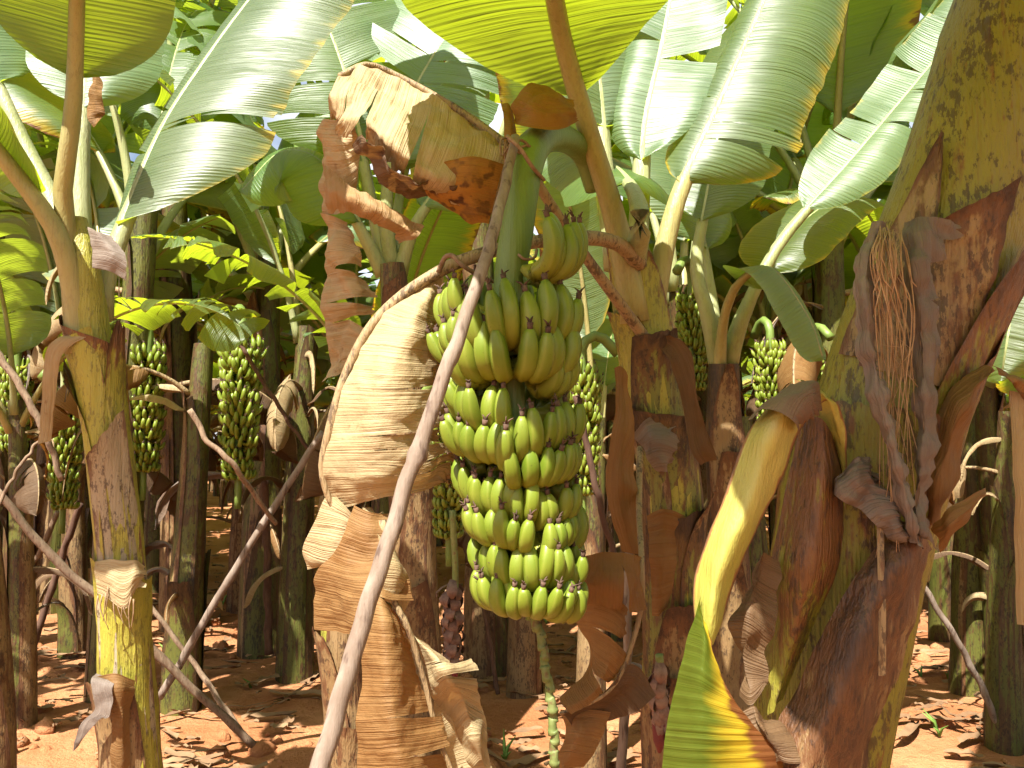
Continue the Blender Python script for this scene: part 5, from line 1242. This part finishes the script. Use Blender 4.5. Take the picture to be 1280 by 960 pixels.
# ================================================================== POLES, STICKS, TWINE
stick('support_pole', 'long weathered pole leaning diagonally in front of the large bunch', 'pole',
      [(644, 172, 1.62), (627, 250, 1.50), (603, 335, 1.385), (566, 440, 1.32), (520, 570, 1.28), (478, 700, 1.24), (432, 850, 1.19), (392, 985, 1.14)], .0096, .0150, 'pole', n=80, kink=.004, lump=.07, seed=3.0)
tw = MB()
for k in range(3):
    c = P(650, 186 + k * 5, 1.65); n = 22
    q = [(c.x + .026 * math.cos(i / n * 6.6 + k) , c.y + .034 * math.sin(i / n * 6.6 + k), c.z + .006 * math.sin(i * .9 + k)) for i in range(n)]
    tw.tube(q, [.0032] * n, 5)
tw.tube(arc(PP([(634, 170, 1.60), (650, 185, 1.57), (665, 208, 1.58), (680, 225, 1.62)]), 14)[0], [.0042] * 14, 6)
for k in range(7):
    q = arc(PP([(636 + k, 172, 1.645), (632 + R.uniform(-10, 12), 178 + R.uniform(-8, 10), 1.63), (628 + R.uniform(-10, 22), 190 + R.uniform(-4, 16), 1.625)]), 10)[0]
    tw.tube(q, np.linspace(.003, .0015, 10), 4)
tag(tw.build('twine', M['twine'], wl=P(650, 190, 1.66)), 'twine of dried fibre tying the pole to the fruit stalk', 'twine')
lp = MB()
lp.tube(arc(PP([(548, 340, 1.62), (556, 322, 1.60), (566, 320, 1.58), (578, 332, 1.57), (600, 345, 1.60), (625, 355, 1.64)]), 24)[0], np.linspace(.0055, .0035, 24), 7, lump=.2)
tag(lp.build('dry_twig', M['twine'], wl=P(560, 330, 1.6)), 'bent dry twig over the top left of the large bunch', 'twig')

STK = [
    ('tan bare pole leaning to the right from the foot of the crossed sticks', [(404, 540, 3.55), (335, 645, 3.5), (262, 765, 3.5), (200, 872, 3.55)], .019, .022, 'pole'),
    ('dark pole leaning left, passing behind the yellow-green plant, the lower of two', [(-6, 612, 3.2), (60, 690, 3.3), (150, 770, 3.4), (235, 855, 3.5), (318, 930, 3.6)], .020, .022, 'stick'),
    ('thin stick crossing under the tan pole', [(150, 705, 3.9), (205, 780, 3.9), (250, 840, 3.9), (300, 912, 3.8)], .014, .016, 'stick'),
    ('dark reddish stick leaning beside the stout brown trunk', [(100, 630, 5.1), (70, 720, 5.15), (30, 842, 5.1)], .026, .028, 'stick_dark'),
    ('pale forked branch at the left edge', [(-8, 435, 3.0), (22, 478, 3.0), (50, 528, 3.0), (78, 600, 3.05)], .018, .014, 'stick'),
    ('thin pale twig under the left edge branch', [(-6, 640, 2.9), (20, 590, 2.95), (50, 550, 3.0)], .009, .007, 'stick'),
    ('pale dry branch curving right of the yellow-green plant', [(238, 512, 3.3), (258, 548, 3.3), (290, 580, 3.3), (318, 618, 3.4), (345, 655, 3.5)], .015, .013, 'stick'),
    ('dark thin stick leaning in front of a background bunch', [(300, 430, 4.2), (340, 495, 4.2), (385, 562, 4.2)], .014, .014, 'stick_dark'),
    ('stick leaning down to the right on the sunlit soil at the right', [(1150, 728, 3.7), (1190, 790, 3.7), (1225, 855, 3.75), (1256, 930, 3.8)], .017, .020, 'pole'),
    ('grey upright pole behind the twisted dried leaf', [(786, 690, 2.35), (784, 800, 2.3), (780, 900, 2.28), (774, 1010, 2.25)], .016, .019, 'pole'),
    ('dark upright post standing left of the plant with the dusty base', [(331, 600, 5.0), (334, 700, 5.0), (336, 818, 5.0)], .030, .032, 'stick_dark'),
    ('thin dark stick standing left of the green rachis', [(600, 740, 4.6), (612, 800, 4.6), (622, 868, 4.6)], .016, .018, 'stick_dark'),
    ('dark stick leaning behind the lower right of the bunch', [(720, 495, 2.6), (735, 560, 2.6), (752, 640, 2.6), (775, 720, 2.6)], .014, .014, 'stick_dark'),
    ('grey stick leaning left of the stout brown trunk', [(72, 640, 4.8), (50, 690, 4.8), (20, 740, 4.9)], .02, .02, 'stick'),
]
for lab, pts, r0, r1, mt in STK:
    stick('wooden_stick', lab, 'stick', pts, r0 * .78, r1 * .78, mt, lump=.12, kink=.009)

# weeds
def weeds():
    m = MB(); r = random.Random(4)
    for k in range(46):
        y = r.uniform(2.9, 9); x = r.uniform(-.8, .8) * y
        for j in range(r.randint(2, 5)):
            a = r.uniform(0, 6.28); h = r.uniform(.03, .12); z = gz(x, y)
            q = [(x, y, z), (x + math.cos(a) * h * .2, y + math.sin(a) * h * .2, z + h * .6), (x + math.cos(a) * h * .7, y + math.sin(a) * h * .7, z + h)]
            m.tube(q, [.006, .008, .001], 4, squash=.3)
    o = m.build('weeds', M['weed']); o['kind'] = 'stuff'
weeds()

# ================================================================== LIGHT, CAMERA
w = bpy.data.worlds.new('World'); SC.world = w; w.use_nodes = True
nt = w.node_tree
for n in list(nt.nodes): nt.nodes.remove(n)
sky = nt.nodes.new('ShaderNodeTexSky'); sky.sky_type = 'NISHITA'; sky.sun_disc = False
S = SUN.normalized()
sky.sun_elevation = math.asin(S.z); sky.sun_rotation = math.atan2(S.x, S.y)
sky.air_density = 1.0; sky.dust_density = 3.0; sky.ozone_density = 1.0
bg = nt.nodes.new('ShaderNodeBackground'); bg.inputs[1].default_value = 0.055
ou = nt.nodes.new('ShaderNodeOutputWorld')
W = NT(nt)
tcw = W.n('ShaderNodeTexCoord').outputs['Generated']
zz = W.n('ShaderNodeSeparateXYZ', inp={0: tcw}).outputs[2]
cl = W.math('MULTIPLY', W.step(W.noise(W.scale(tcw, (1, 1, 2.2)), 2.4, 6.0, 0.6), 0.36, 0.6), W.step(zz, .85, .45))
skc = W.mix(W.math('MULTIPLY', cl, .9), sky.outputs[0], (7.5, 7.6, 7.8))
nt.links.new(skc, bg.inputs[0]); nt.links.new(bg.outputs[0], ou.inputs[0])
ld = bpy.data.lights.new('sun', 'SUN'); ld.energy = 5.0; ld.angle = rad(0.5); ld.color = (1.0, .95, .86)
lo = bpy.data.objects.new('sun', ld); COL.objects.link(lo); lo.rotation_euler = (-S).to_track_quat('-Z', 'Y').to_euler()

cd = bpy.data.cameras.new('camera'); cam = bpy.data.objects.new('camera', cd); COL.objects.link(cam)
cd.sensor_fit = 'HORIZONTAL'; cd.sensor_width = 36.0; cd.lens = 36.0 * F / 1280.0
cd.clip_start = .05; cd.clip_end = 1000
cam.location = (0, 0, CAMZ); cam.rotation_euler = (rad(90) + PIT, 0, 0)
SC.camera = cam
SC.view_settings.view_transform = 'Standard'; SC.view_settings.look = 'None'
SC.view_settings.gamma = 1.0; SC.view_settings.exposure = 1.8; SC.view_settings.use_curve_mapping = False
SC.render.engine = 'CYCLES'
c = SC.cycles
c.use_denoising = True
try: c.denoiser = 'OPENIMAGEDENOISE'
except Exception: pass
c.max_bounces = 7; c.diffuse_bounces = 4; c.glossy_bounces = 2; c.transmission_bounces = 4; c.transparent_max_bounces = 4
c.sample_clamp_indirect = 6.0; c.caustics_reflective = False; c.caustics_refractive = False
c.use_adaptive_sampling = True; c.adaptive_threshold = 0.02
